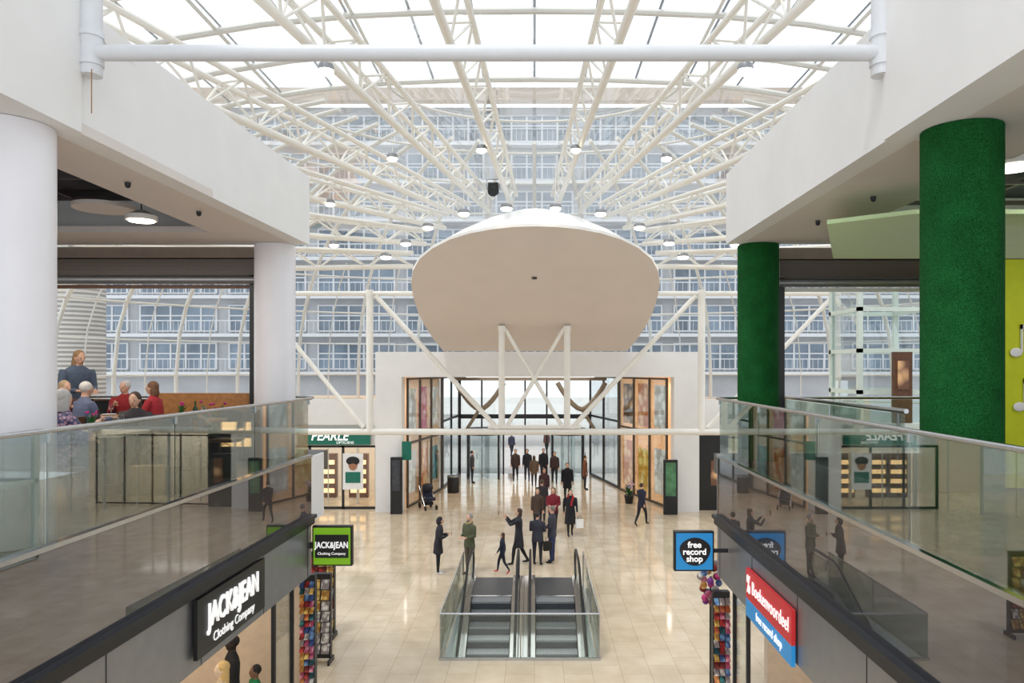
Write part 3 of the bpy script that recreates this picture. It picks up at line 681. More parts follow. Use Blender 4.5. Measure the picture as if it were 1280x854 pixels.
# ------------------------------------------------------------------ escalators
GI = Matrix.Identity(4)
def escalator(xa, xb, ha, hb, deck=None):
    e = empty('escalator', T((xa+xb)/2, 20.9, 0), label='descending escalator with black handrails and glass sides', category='escalator')
    yT = 20.55
    MB().box(xa, xb, yT, 22.3, .0, .02).obj('landing_plate', PLATE, e, M=GI)
    MB().box(xa, xb, yT-.1, yT, -.02, .022).obj('comb_plate', STEEL, e, M=GI)
    for i in range(12):
        y1 = yT-.1-.4*i; z = -.01-i*.2
        b = MB(); b.box(xa+.02, xb-.02, y1-.4, y1, z-.05, z, 0); b.box(xa+.02, xb-.02, y1-.39, y1-.37, z-.2, z-.05, 1); b.box(xa+.02, xb-.02, y1-.41, y1-.365, z-.04, z+.006, 2)
        b.obj('step', [STEP, RISER, ALU], e, M=GI)
    def line(y, h0):
        return h0 if y > 20.4 else h0-(20.4-y)*.5
    for xh in (ha, hb):
        ins = xa if abs(xh-xa) < abs(xh-xb) else xb
        lo, hi = sorted((ins, xh+(.05 if xh > ins else -.05)))
        b = MB(); b.ext([(lo, 16.15, -1.95), (lo, 20.4, .12), (lo, 22.2, .12), (lo, 22.2, 0.003), (lo, 20.6, -.02), (lo, 16.15, -2.3)], (hi-lo, 0, 0))
        b.obj('skirt_panel', STEEL, e, M=GI)
        b = MB(); b.ext([(xh-.005, 16.3, line(16.3, .12)), (xh-.005, 20.4, .12), (xh-.005, 22.0, .12), (xh-.005, 22.15, .5), (xh-.005, 22.0, .84), (xh-.005, 20.4, .9), (xh-.005, 16.3, line(16.3, .9))], (.01, 0, 0))
        b.obj('glass_side', GLASSC, e, M=GI, smooth=False)
        pts = [(xh, 16.3, line(16.3, .95)), (xh, 20.3, .92), (xh, 20.7, .97), (xh, 21.8, .97), (xh, 22.1, .9), (xh, 22.27, .72), (xh, 22.3, .5), (xh, 22.2, .28), (xh, 21.95, .14)]
        MB().path(pts, .034, 10, flat=.8).obj('handrail', RUBBER, e, M=GI)
        MB().path([(x, y, z-.045) for x, y, z in pts[:5]], .026, 6).obj('handrail_track', STEEL, e, M=GI)
    if deck:
        MB().ext([(deck[0], 16.15, -2.0), (deck[0], 20.4, .1), (deck[0], 22.2, .1), (deck[0], 22.2, 0.003), (deck[0], 20.6, -.05), (deck[0], 16.15, -2.3)], (deck[1]-deck[0], 0, 0)).obj('centre_deck', STEEL, e, M=GI)
escalator(-1.72, -.62, -1.82, -.47, (-.40, -.29))
escalator(.02, 1.10, -.12, 1.22, (-.28, -.18))
area('pit_light', (-.3, 18.2, -.35), 3, 2, 30, (1, .97, .92))  # added lamp, lifts the dark escalator steps
g = empty('glass_guard', T(-.3, 16.05, 0), label='glass guard rail around the escalator opening', category='railing')
X0, X1 = -2.03, 1.40
def gp(a, c):
    MB().ext([(a[0], a[1], .04), (c[0], c[1], .04), (c[0], c[1], .98), (a[0], a[1], .98)], (.006, .006, 0)).obj('glass_panel', GLASSC, g, M=GI, smooth=False)
gp((X0, 16.03), (-.31, 16.03)); gp((-.29, 16.03), (X1, 16.03)); gp((X0, 16.05), (X0, 18.6)); gp((X0, 18.62), (X0, 21.4)); gp((X1, 16.05), (X1, 18.6)); gp((X1, 18.62), (X1, 21.4))
MB().path([(X0, 21.4, 1.0), (X0, 16.03, 1.0), (X0+.001, 16.03, 1.0), (X1, 16.03, 1.0), (X1, 16.031, 1.0), (X1, 21.4, 1.0)], .02, 8).obj('top_rail', STEEL, g, M=GI)
for p in ((X0, 16.03), (X0, 18.61), (X0, 21.4), (X1, 16.03), (X1, 18.61), (X1, 21.4), (-.3, 16.03)): MB().tube((p[0], p[1], 0), (p[0], p[1], 1.0), .013).obj('post', STEEL, g, M=GI)
b = MB(); b.box(X0-.03, X1+.03, 16.0, 16.07, 0, .05); b.box(X0-.03, X0+.03, 16.07, 21.4, 0, .05); b.box(X1-.03, X1+.03, 16.07, 21.4, 0, .05); b.obj('base_channel', STEEL, g, M=GI)
# ------------------------------------------------------------------ signs
def flag(x, y, zc, s, mat, frame):
    o = MB().box(x-s/2, x+s/2, y-.06, y+.06, zc-s/2, zc+s/2).obj('projecting_sign', [frame], bevel=.015, label='square projecting shop sign', category='sign')
    MB().box(x-s/2+.03, x+s/2-.03, y-.07, y-.055, zc-s/2+.03, zc+s/2-.03).obj('sign_face', mat, o, M=GI)
    return o
o = flag(-3.52, 13.0, 3.2, .7, GREENS, BLACK); o['label'] = 'square lime green and black projecting shop sign'
MB().box(-3.81, -3.23, 12.915, 12.93, 3.0, 3.4).obj('sign_band', BLACK, o, M=GI)
text('JACK&JEAN', .15, WHITEG, FC((-3.52, 12.91, 3.22)), o, off=.003, sx=.74, spacing=1.03)
text('Clothing Company', .064, WHITEG, FC((-3.52, 12.91, 3.075)), o)
MB().box(-3.95, -3.85, 12.97, 13.03, 3.15, 3.25).obj('bracket', DARK, o, M=GI)
o = flag(2.63, 12.3, 3.28, .66, BLUES, BLACK); o['label'] = 'square blue projecting shop sign with black emblem'
b = MB(); cx, cz_ = 2.64, 3.28
pts = [(cx+.25*math.cos(q)*(1+.07*math.sin(3*q)), 12.222, cz_+.23*math.sin(q)) for q in [2*math.pi*i/28 for i in range(28)]]
b.ext(pts, (0, .012, 0)); b.obj('emblem', BLACK, o, M=GI)
for i, t in enumerate(('free', 'record', 'shop')): text(t, .14, WHITEG, FC((cx-.01, 12.215, cz_+.11-.115*i)), o, off=.003)
MB().box(2.96, 3.2, 12.27, 12.33, 3.25, 3.31).obj('bracket', DARK, o, M=GI)
th = math.atan2(.038, 1)
ML = MX((math.sin(th), math.cos(th), 0), (0, 0, 1), (math.cos(th), -math.sin(th), 0), (XL(9.85)+.03, 9.85, 3.17))
o = MB().box(-1.0, 1.0, -.36, .36, 0, .05).obj('shop_sign', BLACK, M=ML, label='black fascia sign with white slab lettering', category='sign')
text('JACK&JEAN', .4, WHITEG, ML @ Matrix.Translation((0, .08, .06)), o, off=.006, sx=.72, ext=.015, spacing=1.03)
text('Clothing Company', .17, WHITEG, ML @ Matrix.Translation((0, -.22, .06)), o, sx=.95)
MR = FR((3.2, 10.1, 2.98))
o = MB().box(-.98, .98, -.09, .35, 0, .05).obj('shop_sign', REDS, M=MR, label='red and blue fascia shop sign with white lettering', category='sign')
MB().box(-.98, .98, -.35, -.09, 0, .05).obj('blue_panel', BLUES, o)
text('%', .36, WHITEG, MR @ Matrix.Translation((-.82, .13, .06)), o, sx=.7, off=.006)
text('Boekenvoordeel', .27, WHITEG, MR @ Matrix.Translation((.13, .13, .06)), o, sx=.82, spacing=1.06)
text('free record shop', .17, WHITEG, MR @ Matrix.Translation((.1, -.21, .06)), o, sx=.95)
o = MB().box(-1.0, 1.0, -.1, .1, 0, .05).obj('shop_sign', BLACK, M=FL((XL(6.3)+.03, 6.35, 3.0)), label='dark sign with red border strip', category='sign')
MB().box(-.97, .97, .06, .09, .05, .06).obj('red_strip', REDS, o)
for side in (-1, 1):
    f_ = XL if side < 0 else XR
    for d0, d1 in ((3.5, 8.0), (11.9, 12.7)):
        A = (f_(d0)+side*.2, d0); B = (f_(d1)+side*.2, d1)
        if side > 0: A, B = B, A
        shopfront(A, B, 0, 2.64, 2 if d0 < 5 else 1, (.06, 2.6), DARK, 'dark framed glazed shopfront at ground level')
# ------------------------------------------------------------------ people
def person(x, y, z0, yaw, h, top, bot, shoe=(25, 22, 22), skin=(214, 170, 145), hair=(60, 45, 35), arms=None, legs=None, hem=None, lean=0, head=0, hs='short', vox=.02, lab='', grp=None, beard=False, slim=1.0, cat='person', face=True):
    s = h/1.75
    A = arms or (((.14, .0, -1), (.05, -.2, -1)), ((.14, .0, -1), (.05, -.2, -1)))
    Lg = legs or (((.02, 0, -1), (0, .02, -1)), ((.02, 0, -1), (0, .02, -1)))
    P = V((0, 0, .93)); Rl = Matrix.Rotation(math.radians(lean), 3, 'X')
    up = lambda p: (Rl @ (V(p)-P))+P
    b = MB(); n = 16
    def ring(z, a, c, yo=0, fn=up):
        return [fn((a*slim*math.cos(q), yo+c*math.sin(q), z)) for q in [2*math.pi*j/n for j in range(n)]]
    b.rings([ring(.86, .165, .115), ring(.97, .172, .12), ring(1.08, .155, .112), ring(1.2, .165, .118), ring(1.32, .185, .122), ring(1.41, .19, .105), ring(1.47, .13, .08), ring(1.515, .065, .06)], 1)
    hr = lambda p: up((Matrix.Rotation(math.radians(head), 3, 'Z') @ V(p)))
    b.path([up((0, .01, 1.45)), up((0, .005, 1.6))], .054, 12, 0)
    def hell(c, ax, m=0):
        mb = MB(); mb.ell(c, ax, 0, 14, 10); b.add([hr(v) for v in mb.v], mb.f, m)
    hell((0, -.005, 1.645), (.074, .092, .108)); hell((0, -.035, 1.585), (.052, .058, .05)); hell((0, -.1, 1.632), (.013, .02, .025)); hell((.074, .005, 1.632), (.012, .02, .03)); hell((-.074, .005, 1.632), (.012, .02, .03))
    post = MB()
    for sg, (ua, fa), (ul, fl_) in ((-1, A[0], Lg[0]), (1, A[1], Lg[1])):
        S = up((sg*.185*slim, 0, 1.415))
        u = V((sg*ua[0], ua[1], ua[2])).normalized(); fo = V((sg*fa[0], fa[1], fa[2])).normalized()
        E = S+u*.29; W = E+fo*.245
        b.path([S-u*.03, S+u*.05, S+u*.17, E, E+fo*.1, W], [.05, .064, .056, .048, .045, .036], 12, 1)
        b.path([W-fo*.01, W+fo*.03, W+fo*.075, W+fo*.095], [.026, .036, .038, .028], 10, 0, flat=.6)
        sd = fo.cross(V((0, 1, 0)) if abs(fo.y) < .8 else V((0, 0, 1))).normalized(); nm = fo.cross(sd).normalized()
        if nm.y > 0 and abs(fo.y) < .8: nm = -nm
        for k, (o_, ln) in enumerate(((-.027, .065), (-.009, .075), (.009, .07), (.027, .055))):
            p0 = W+fo*.075+sd*o_; p1 = p0+(fo*.85+nm*.35).normalized()*ln*.6; p2 = p1+(fo*.5+nm*.8).normalized()*ln*.55
            post.path([p0, p1, p2], [.0095, .009, .0065], 6, 0)
        p0 = W+fo*.03-sd*.03; post.path([p0, p0+(fo*.6-sd*.7+nm*.3).normalized()*.035, p0+(fo*.9-sd*.5+nm*.5).normalized()*.065], [.012, .011, .008], 6, 0)
        Hh = V((sg*.09*slim, 0, .9)); a_ = V((sg*ul[0], ul[1], ul[2])).normalized(); c_ = V((sg*fl_[0], fl_[1], fl_[2])).normalized()
        K = Hh+a_*.425; An = K+c_*.41
        b.path([Hh+V((0, 0, .03)), Hh+a_*.1, Hh+a_*.26, K, K+c_*.12, K+c_*.28, An], [.09, .093, .078, .062, .06, .047, .04], 12, 2)
        toe = V((0, -1, 0)) if c_.y < .5 else V((0, -.75, -.65))
        hl = An+V((0, .035, -.03))
        b.path([hl, An+V((0, 0, -.03)), An+toe*.09+V((0, 0, -.045)), An+toe*.175+V((0, 0, -.052))], [.038, .046, .042, .03], 10, 3, flat=.85)
    if hem is not None:
        zz = [1.05, .95, .85]+([hem] if hem > .7 else [.7, hem])
        w0 = .165
        R = []
        for i, z in enumerate(zz):
            t = (1.05-z)/.6; R.append([V((slim*(w0+.04*t)*math.cos(q), (.118+.06*t)*math.sin(q), z)) if z < .9 else up((slim*(w0+.04*t)*math.cos(q), (.118+.06*t)*math.sin(q), z)) for q in [2*math.pi*j/n for j in range(n)]])
        b.rings(R, 1)
    src = b.mesh('src', [], False)
    tmp = bpy.data.objects.new('tmp', src); sc.collection.objects.link(tmp)
    md = tmp.modifiers.new('r', 'REMESH'); md.mode = 'VOXEL'; md.voxel_size = vox
    ms = tmp.modifiers.new('s', 'SMOOTH'); ms.factor = .5; ms.iterations = 2
    dg = bpy.context.evaluated_depsgraph_get(); dg.update()
    me = bpy.data.meshes.new_from_object(tmp.evaluated_get(dg))
    bvh = BVHTree.FromPolygons([V(v) for v in b.v], b.f)
    mi = [b.m[bvh.find_nearest(p.center)[2]] for p in me.polygons]
    out = MB(); out.v = [tuple(v.co) for v in me.vertices]; out.f = [tuple(p.vertices) for p in me.polygons]; out.m = mi
    bpy.data.objects.remove(tmp); bpy.data.meshes.remove(me)
    out.add(post.v, post.f, 0)
    if face:
        fc = MB()
        for sg in (-1, 1): fc.ell((sg*.03, -.088, 1.65), (.011, .008, .006), 4, 8, 6)
        fc.ell((0, -.092, 1.588), (.022, .008, .006), 5, 8, 6)
        out.add([hr(v) for v in fc.v], fc.f, 0)
        out.m[-len(fc.f):] = fc.m
    mz = min(v[2] for v in out.v)
    SH = Matrix.Translation((0, 0, -mz))
    M = T(x, y, z0, yaw, s)
    out.v = [(v[0], v[1], v[2]-mz) for v in out.v]
    ob = out.obj(cat, [cloth(skin, .6), cloth(top), cloth(bot), cloth(shoe, .5), cloth((30, 22, 20), .3), cloth((160, 80, 75), .6)], M=M, recalc=False, label=lab, category=cat, group=grp)
    hb = MB(); mat = cloth(hair, .7)
    if hs == 'hood': mat = cloth(top)
    hb.ell((0, .022, 1.672), (.086, .094, .094), 0, 16, 10)
    if hs in ('long', 'bob'):
        ln = .16 if hs == 'bob' else .3
        hb.rings([[V((.088*k*math.cos(q), .035+.07*k*math.sin(q), z)) for q in [2*math.pi*j/14 for j in range(14)]] for k, z in ((.9, 1.7), (1, 1.62), (1, 1.66-ln*.7), (.8, 1.66-ln))])
    if hs == 'hood': hb.ell((0, .045, 1.62), (.1, .095, .13), 0, 14, 8)
    if beard: hb.ell((0, -.05, 1.572), (.05, .05, .035), 0, 12, 8)
    hb.v = [tuple(SH @ hr(v)) for v in hb.v]
    hb.obj('hood' if hs == 'hood' else 'hair', mat, ob)
    return ob, SH
PI = math.pi
PHOTO = (((.1, -.7, -.35), (-.35, -.55, .75)), ((.1, -.7, -.35), (-.35, -.55, .75)))
PHONE = (((.12, -.15, -1), (-.45, -.85, .35)), ((.12, -.15, -1), (-.45, -.85, .3)))
FRONT = (((.15, -.05, -1), (-.5, -.8, -.1)), ((.15, -.05, -1), (-.5, -.8, -.1)))
WALKA = (((.1, .35, -1), (.0, .05, -1)), ((.1, -.35, -1), (.0, -.6, -1)))
WALKL = (((.02, -.42, -1), (0, -.12, -1)), ((.02, .22, -1), (0, .62, -1)))
WALKL2 = (((.02, .2, -1), (0, .55, -1)), ((.02, -.38, -1), (0, -.1, -1)))
SITL = (((.12, -1, -.08), (0, -.05, -1)), ((.12, -1, -.08), (0, -.05, -1)))
SITA = (((.15, -.35, -1), (-.3, -1, .1)), ((.15, -.35, -1), (-.3, -1, .1)))
SITB = (((.15, -.6, -1), (-.5, -.7, .7)), ((.2, -.3, -1), (-.5, -1, 0)))
BLK = (34, 34, 42); NAVY = (34, 38, 60)
people = [
 dict(x=-2.95, y=22.8, yaw=PI*.55, h=1.72, top=BLK, bot=(24, 24, 30), shoe=(225, 225, 225), arms=PHONE, hem=.62, hs='hood', lean=6, slim=1.12, lab='person in black hooded winter coat holding a phone'),
 dict(x=-1.98, y=22.7, yaw=-PI*.25, h=1.84, top=(84, 88, 66), bot=(98, 90, 78), shoe=(60, 45, 35), arms=FRONT, hem=.8, hair=(150, 145, 140), beard=True, slim=1.12, lab='person in olive green jacket with grey hair and beard'),
 dict(x=-.98, y=22.8, yaw=-PI*.5, h=1.22, top=NAVY, bot=(34, 36, 50), shoe=(200, 60, 60), arms=WALKA, legs=WALKL, hair=(70, 48, 32), hs='long', lab='child in navy jacket striding beside the escalator'),
 dict(x=-.5, y=23.9, yaw=-PI*.5, h=1.8, top=(42, 42, 50), bot=(28, 28, 34), arms=PHOTO, hem=.55, hair=(70, 50, 40), hs='bob', legs=WALKL2, slim=1.1, lab='person in long dark coat raising a phone to photograph'),
 dict(x=.1, y=23.8, yaw=PI*.9, h=1.68, top=(50, 50, 62), bot=(36, 38, 50), arms=FRONT, hem=.78, hair=(50, 40, 36), slim=1.15, lab='person in dark quilted jacket seen from behind'),
 dict(x=.57, y=24.1, yaw=-PI*.6, h=1.82, top=(54, 54, 66), bot=(40, 52, 90), arms=FRONT, hem=.8, hair=(120, 112, 105), slim=1.15, lab='person in dark jacket and blue jeans standing'),
 dict(x=1.34, y=27.8, yaw=.1, h=1.72, top=(26, 26, 32), bot=(24, 24, 28), arms=WALKA, legs=WALKL, hem=.45, hair=(60, 42, 32), hs='bob', slim=1.1, lab='person walking in long black coat with red scarf'),
 dict(x=.72, y=28.4, yaw=-.15, h=1.74, top=(122, 30, 44), bot=(32, 32, 40), arms=FRONT, legs=WALKL2, hem=.8, hair=(70, 50, 38), hs='bob', slim=1.12, lab='person walking in maroon winter jacket'),
 dict(x=.3, y=30.0, yaw=PI, h=1.76, top=(52, 46, 50), bot=(38, 40, 52), legs=WALKL, hair=(80, 64, 50), lab='person in dark jacket walking toward the doors'),
 dict(x=.12, y=28.6, yaw=0, h=1.68, top=(76, 60, 52), bot=(34, 34, 42), legs=WALKL2, hair=(90, 70, 50), hs='bob', hem=.75, lab='person in brown coat walking'),
 dict(x=1.55, y=35.0, yaw=0, h=1.8, top=(26, 26, 32), bot=(26, 26, 32), legs=WALKL, hem=.6, hair=(50, 40, 34), slim=1.1, lab='person in black coat walking into the mall'),
 dict(x=.45, y=34.2, yaw=.1, h=1.7, top=(72, 44, 50), bot=(32, 32, 42), legs=WALKL2, hair=(70, 50, 40), hs='long', lab='person in dark red jacket walking'),
 dict(x=-1.05, y=41.2, yaw=0, h=1.76, top=(66, 50, 46), bot=(28, 28, 36), legs=WALKL, hair=(60, 46, 38), hem=.7, lab='person in brown jacket coming through the doors'),
 dict(x=-.4, y=41.5, yaw=0, h=1.78, top=(40, 40, 48), bot=(44, 48, 66), legs=WALKL2, hair=(50, 40, 34), lab='person in dark jacket and jeans coming in'),
 dict(x=-.02, y=39.6, yaw=PI, h=1.62, top=(98, 80, 66), bot=(32, 32, 40), hair=(80, 60, 44), hs='bob', hem=.7, lab='person in beige coat near the doors'),
 dict(x=.5, y=41.2, yaw=0, h=1.8, top=(32, 32, 40), bot=(34, 34, 42), legs=WALKL, hair=(50, 40, 34), lab='person in black jacket near the doors'),
 dict(x=1.1, y=40.6, yaw=0, h=1.74, top=(58, 42, 42), bot=(30, 32, 42), legs=WALKL2, hair=(60, 44, 36), lab='person in dark brown jacket near the doors'),
 dict(x=2.62, y=38.5, yaw=PI*.5, h=1.76, top=(114, 72, 48), bot=(50, 42, 40), hem=.7, hair=(60, 44, 36), lab='person in rust brown coat by the cosmetics shop'),
 dict(x=4.28, y=29.7, yaw=PI*.75, h=1.66, top=(34, 38, 56), bot=(32, 32, 42), arms=WALKA, legs=WALKL, hem=.75, hair=(60, 44, 34), lab='person in navy jacket walking toward the shops'),
 dict(x=-3.4, y=40.7, yaw=PI*.5, h=1.75, top=(70, 66, 70), bot=(38, 40, 52), hair=(50, 40, 34), lab='person in grey jacket by the revolving door'),
 dict(x=-1.6, y=52, yaw=.5, h=1.75, top=(50, 54, 70), bot=(34, 36, 46), legs=WALKL, lab='person walking outside on the plaza'),
 dict(x=.9, y=54, yaw=-.5, h=1.75, top=(90, 60, 54), bot=(34, 36, 46), legs=WALKL2, lab='person in red-brown jacket outside on plaza'),
]
PO = []
for p in people: PO.append(person(z0=0.0 if p['y'] < 44.3 else -.01, vox=.022, **{k: v for k, v in p.items()}))
def attach(i, mb, name, mat):
    ob, SH = PO[i]; mb.v = [tuple(SH @ V(v)) for v in mb.v]; mb.obj(name, mat, ob)
attach(6, MB().path([(-.1, -.1, 1.48), (-.09, .06, 1.52), (.0, .09, 1.53), (.09, .06, 1.52), (.1, -.1, 1.48), (.03, -.13, 1.3), (.02, -.14, 1.15)], .035, 8), 'scarf', cloth((170, 30, 40)))
attach(1, MB().path([(-.08, -.06, 1.5), (-.07, .05, 1.52), (.07, .05, 1.52), (.08, -.06, 1.5), (0, -.11, 1.47)], .03, 8), 'scarf', cloth((170, 150, 110)))
def bag(x, y, z, s, mat, lab, nm='shopping_bag'):
    b = MB(); b.ext([(-.17*s, -.07*s, 0), (.17*s, -.07*s, 0), (.17*s, .07*s, 0), (-.17*s, .07*s, 0)], (0, 0, .38*s))
    o = b.obj(nm, mat, M=T(x, y, z, .3), bevel=.008, label=lab, category='bag')
    MB().path([(-.08*s, 0, .37*s), (-.07*s, 0, .5*s), (0, 0, .54*s), (.07*s, 0, .5*s), (.08*s, 0, .37*s)], .008, 6).obj('handle', DWOOD, o)
bag(1.68, 27.7, .34, .85, WHITEP, 'white paper shopping bag carried in a hand')
bag(.42, 23.7, .48, .8, BLACK, 'black handbag carried in a hand', 'handbag')
for i in (0, 3):
    p = people[i]; ob, SH = PO[i]
    M = WM[ob.name]
    zc = 1.22 if i == 0 else 1.62; yc = -.42 if i == 0 else -.62
    MB().box(-.04, .04, yc-.01, yc, zc-.07, zc+.07).obj('phone', BLACK, M=M @ SH, label='black mobile phone held up in hands', category='phone')
e = empty('stroller', T(-4.75, 33.2, 0, .5), label='black baby stroller with hood parked by shop', category='stroller')
for x in (-.26, .26):
    MB().path([(x, .45, 1.0), (x, .1, .6), (x, -.35, .15)], .018).obj('frame_tube', STEEL, e)
    MB().path([(x, -.3, .6), (x, .35, .15)], .018).obj('frame_tube', STEEL, e)
    for y, r in ((-.38, .11), (.35, .15)):
        MB().path([(x-.02, y, r), (x+.02, y, r)], r, 18).obj('wheel', RUBBER, e)
MB().tube((-.26, .45, 1.0), (.26, .45, 1.0), .02).obj('push_bar', BLACK, e)
MB().ext([(-.22, .2, .9), (-.22, .0, .42), (-.22, -.35, .42), (-.22, -.4, .52), (-.22, -.05, .55), (-.22, .12, .95)], (.44, 0, 0)).obj('seat', cloth(NAVY), e)
MB().ell((0, .05, .95), (.25, .26, .2)).obj('hood', cloth(BLK), e)
MB().box(-.2, .2, -.15, .25, .2, .32).obj('basket', cloth(BLK), e)
o = MB().lathe((-4.1, 37.6, 0), [(.28, 0), (.3, .05), (.3, .75), (.27, .8)], 20).obj('litter_bin', DARK, label='round dark metal litter bin', category='bin')
MB().lathe((-4.1, 37.6, 0), [(.31, .8), (.31, .85), (.2, .9)], 20).obj('lid', STEEL, o)
def plant(x, y, z, s, fc, lab, nb=16, br=.05):
    o = MB().lathe((x, y, z), [(.14*s, 0), (.19*s, .3*s), (.2*s, .32*s)], 16).obj('flower_pot', DARK, label=lab, category='plant')
    b = MB()
    for i in range(40):
        q = random.random()*6.28; r = random.random()*.25*s; h_ = (.4+random.random()*.35)*s
        b.path([(x, y, z+.3*s), (x+r*.5*math.cos(q), y+r*.5*math.sin(q), z+h_*.8), (x+r*math.cos(q), y+r*math.sin(q), z+h_)], [.01*s, .02*s, .004*s], 5)
    b.obj('leaves', cloth((40, 95, 40)), o)
    b = MB()
    for i in range(nb):
        q = random.random()*6.28; r = random.random()*.2*s; b.ell((x+r*math.cos(q), y+r*math.sin(q), z+(.6+random.random()*.2)*s), (br*s, br*s, br*.8*s), 0, 8, 5)
    b.obj('blossoms', cloth(fc), o)
plant(4.4, 34.6, 0, 1.2, (200, 180, 200), 'potted plant with pale blossoms beside totem')
# ------------------------------------------------------------------ restaurant
def chair(M, mat, lab, grp):
    o = MB().box(-.21, .21, -.21, .21, .42, .47).obj('dining_chair', mat, M=M, bevel=.01, label=lab, category='chair', group=grp)
    for x in (-.18, .18):
        for y in (-.18, .18): MB().path([(x, y, .42), (x*1.1, y*1.1, 0)], [.018, .014], 8).obj('leg', DARK, o)
    b = MB()
    for x in (-.18, .18): b.path([(x, .19, .45), (x, .25, .88)], .016, 6)
    b.ext([(-.2, .2, .62), (.2, .2, .62), (.2, .245, .9), (-.2, .245, .9)], (0, .02, 0)); b.obj('backrest', mat, o)
    return o
def table(x, y, z, w_, d_, mat, lab):
    o = MB().box(-w_/2, w_/2, -d_/2, d_/2, .72, .76).obj('dining_table', mat, M=T(x, y, z), bevel=.008, label=lab, category='table')
    MB().path([(0, 0, .72), (0, 0, .03)], .035, 10).obj('pedestal', DARK, o)
    MB().lathe((0, 0, 0), [(.26, 0), (.26, .02), (.05, .04)], 20).obj('foot', DARK, o)
FZ = 4.741
c0 = chair(T(-5.2, 8.12, FZ, PI*.8), DWOOD, 'dark wooden dining chair on the restaurant terrace', 'restaurant chairs')
for x, y, a in ((-5.45, 10.3, .1), (-6.6, 8.9, 1.6), (-5.0, 10.75, PI), (-6.35, 9.9, -1.4), (-8.4, 10.2, 1.6), (-4.7, 9.95, -1.4), (-4.75, 11.5, -1.5), (-6.0, 11.4, 1.5)):
    clone(c0, T(x, y, FZ, a))
for x, y, m, l in ((-5.4, 9.3, CREAM, 'square pale topped restaurant table with metal pedestal'), (-5.3, 11.5, WOOD, 'square oak restaurant table with metal pedestal'), (-7.2, 12.35, WOOD, 'square oak restaurant table with metal pedestal'), (-7.5, 10.0, WOOD, 'square oak restaurant table with metal pedestal')): table(x, y, FZ, .8, .8, m, l)
plant(-5.5, 9.25, FZ+.76, .32, (190, 40, 130), 'small vase with magenta flowers on table', 7); plant(-5.45, 11.5, FZ+.76, .34, (190, 40, 130), 'small vase with magenta flowers on table', 7); plant(-5.5, 12.78, FZ, 1.25, (180, 50, 120), 'tall planter with small magenta flowers', 8, .022)
def wglass(x, y, z):
    MB().lathe((x, y, z), [(.032, 0), (.006, .01), (.006, .09), (.035, .13), (.038, .17), (.03, .21)], 12).obj('wine_glass', SGLASS, label='clear stemmed wine glass on a table', category='glass', group='wine glasses on tables')
for x, y in ((-5.15, 9.15), (-5.25, 9.45), (-5.65, 9.5), (-5.05, 11.4), (-5.2, 11.7), (-7.0, 12.3), (-7.4, 12.4)): wglass(x, y, FZ+.761)
def bottle(x, y, z, c):
    MB().lathe((x, y, z), [(.035, 0), (.037, .02), (.037, .17), (.014, .22), (.014, .28), (.016, .29)], 12).obj('bottle', cloth(c, .15), label='dark glass bottle standing on a table', category='bottle', group='bottles on tables')
for x, y, c in ((-5.15, 11.3, (30, 60, 30)), (-7.25, 12.2, (60, 30, 20)), (-7.5, 9.9, (30, 60, 30)), (-5.3, 9.05, (40, 20, 20))): bottle(x, y, FZ+.761, c)
def plate(x, y): MB().lathe((x, y, FZ+.761), [(.06, 0), (.12, .015), (.115, .018), (.05, .006)], 20).obj('plate', COLW, label='white dinner plate on a table', category='plate', group='plates on tables')
for x, y in ((-5.4, 9.0), (-5.62, 9.1), (-5.45, 11.75), (-7.2, 12.6)): plate(x, y)
o = MB().box(-6.9, -5.2, 13.5, 13.62, FZ, FZ+1.1).obj('wooden_bench', WOOD, label='oak slatted bench back along the terrace edge', category='bench')
MB().box(-6.9, -5.2, 13.1, 13.5, FZ+.38, FZ+.45).obj('seat', WOOD, o, M=GI)
MB().box(-6.8, -5.3, 13.2, 13.4, FZ, FZ+.38).obj('base', DWOOD, o, M=GI)
o = MB().box(-10, -4.5, 13.75, 13.85, FZ, FZ+.95).obj('low_partition', DARK, label='dark low partition along terrace end', category='partition')  # dark panel added to darken the view behind the rail glass
MB().box(-10, -4.5, 13.72, 13.88, FZ+.95, FZ+.98).obj('cap', DWOOD, o, M=GI)
o = MB().box(-8.6, -7.9, 6.0, 8.7, FZ, FZ+1.0).obj('serving_counter', DARK, label='dark serving counter with warm lit niches', category='counter')
MB().box(-8.65, -7.85, 5.95, 8.75, FZ+1.0, FZ+1.05).obj('worktop', DWOOD, o, M=GI)
for y in (6.2, 7.1, 8.0): MB().box(-7.9, -7.88, y, y+.55, FZ+.25, FZ+.75).obj('lit_niche', WARM, o, M=GI)
for x, y in ((-6.75, 10.6), (-4.95, 12.5)):
    o = MB().box(x-.3, x+.3, y-.12, y+.12, FZ, FZ+.85).obj('display_cabinet', DARK, label='dark waist-high cabinet with warm lit shelf', category='cabinet', group='lit terrace cabinets')
    for z in (.25, .52): MB().box(x-.24, x+.24, y-.13, y-.12, FZ+z, FZ+z+.14).obj('lit_shelf', WARM, o, M=GI)
k = dict(vox=.014)
person(-5.25, 8.3, FZ, PI*.8, 1.68, (150, 120, 151), (40, 38, 48), hair=(190, 188, 185), arms=SITB, legs=SITL, hs='bob', head=25, lab='seated person with grey hair and patterned lilac top', skin=(220, 178, 155), **k)
person(-8.0, 12.9, FZ, PI*.35, 1.86, (84, 98, 118), (44, 46, 60), hair=(150, 118, 84), arms=FRONT, hs='long', lean=14, slim=1.25, lab='standing long-haired person in blue-grey jacket leaning to the table', **k)
person(-7.3, 13.3, FZ, .3, 1.7, (150, 40, 44), (40, 38, 48), hair=(200, 196, 192), arms=SITB, legs=SITL, lean=8, head=-30, lab='seated older person with white hair and red sweater', **k)
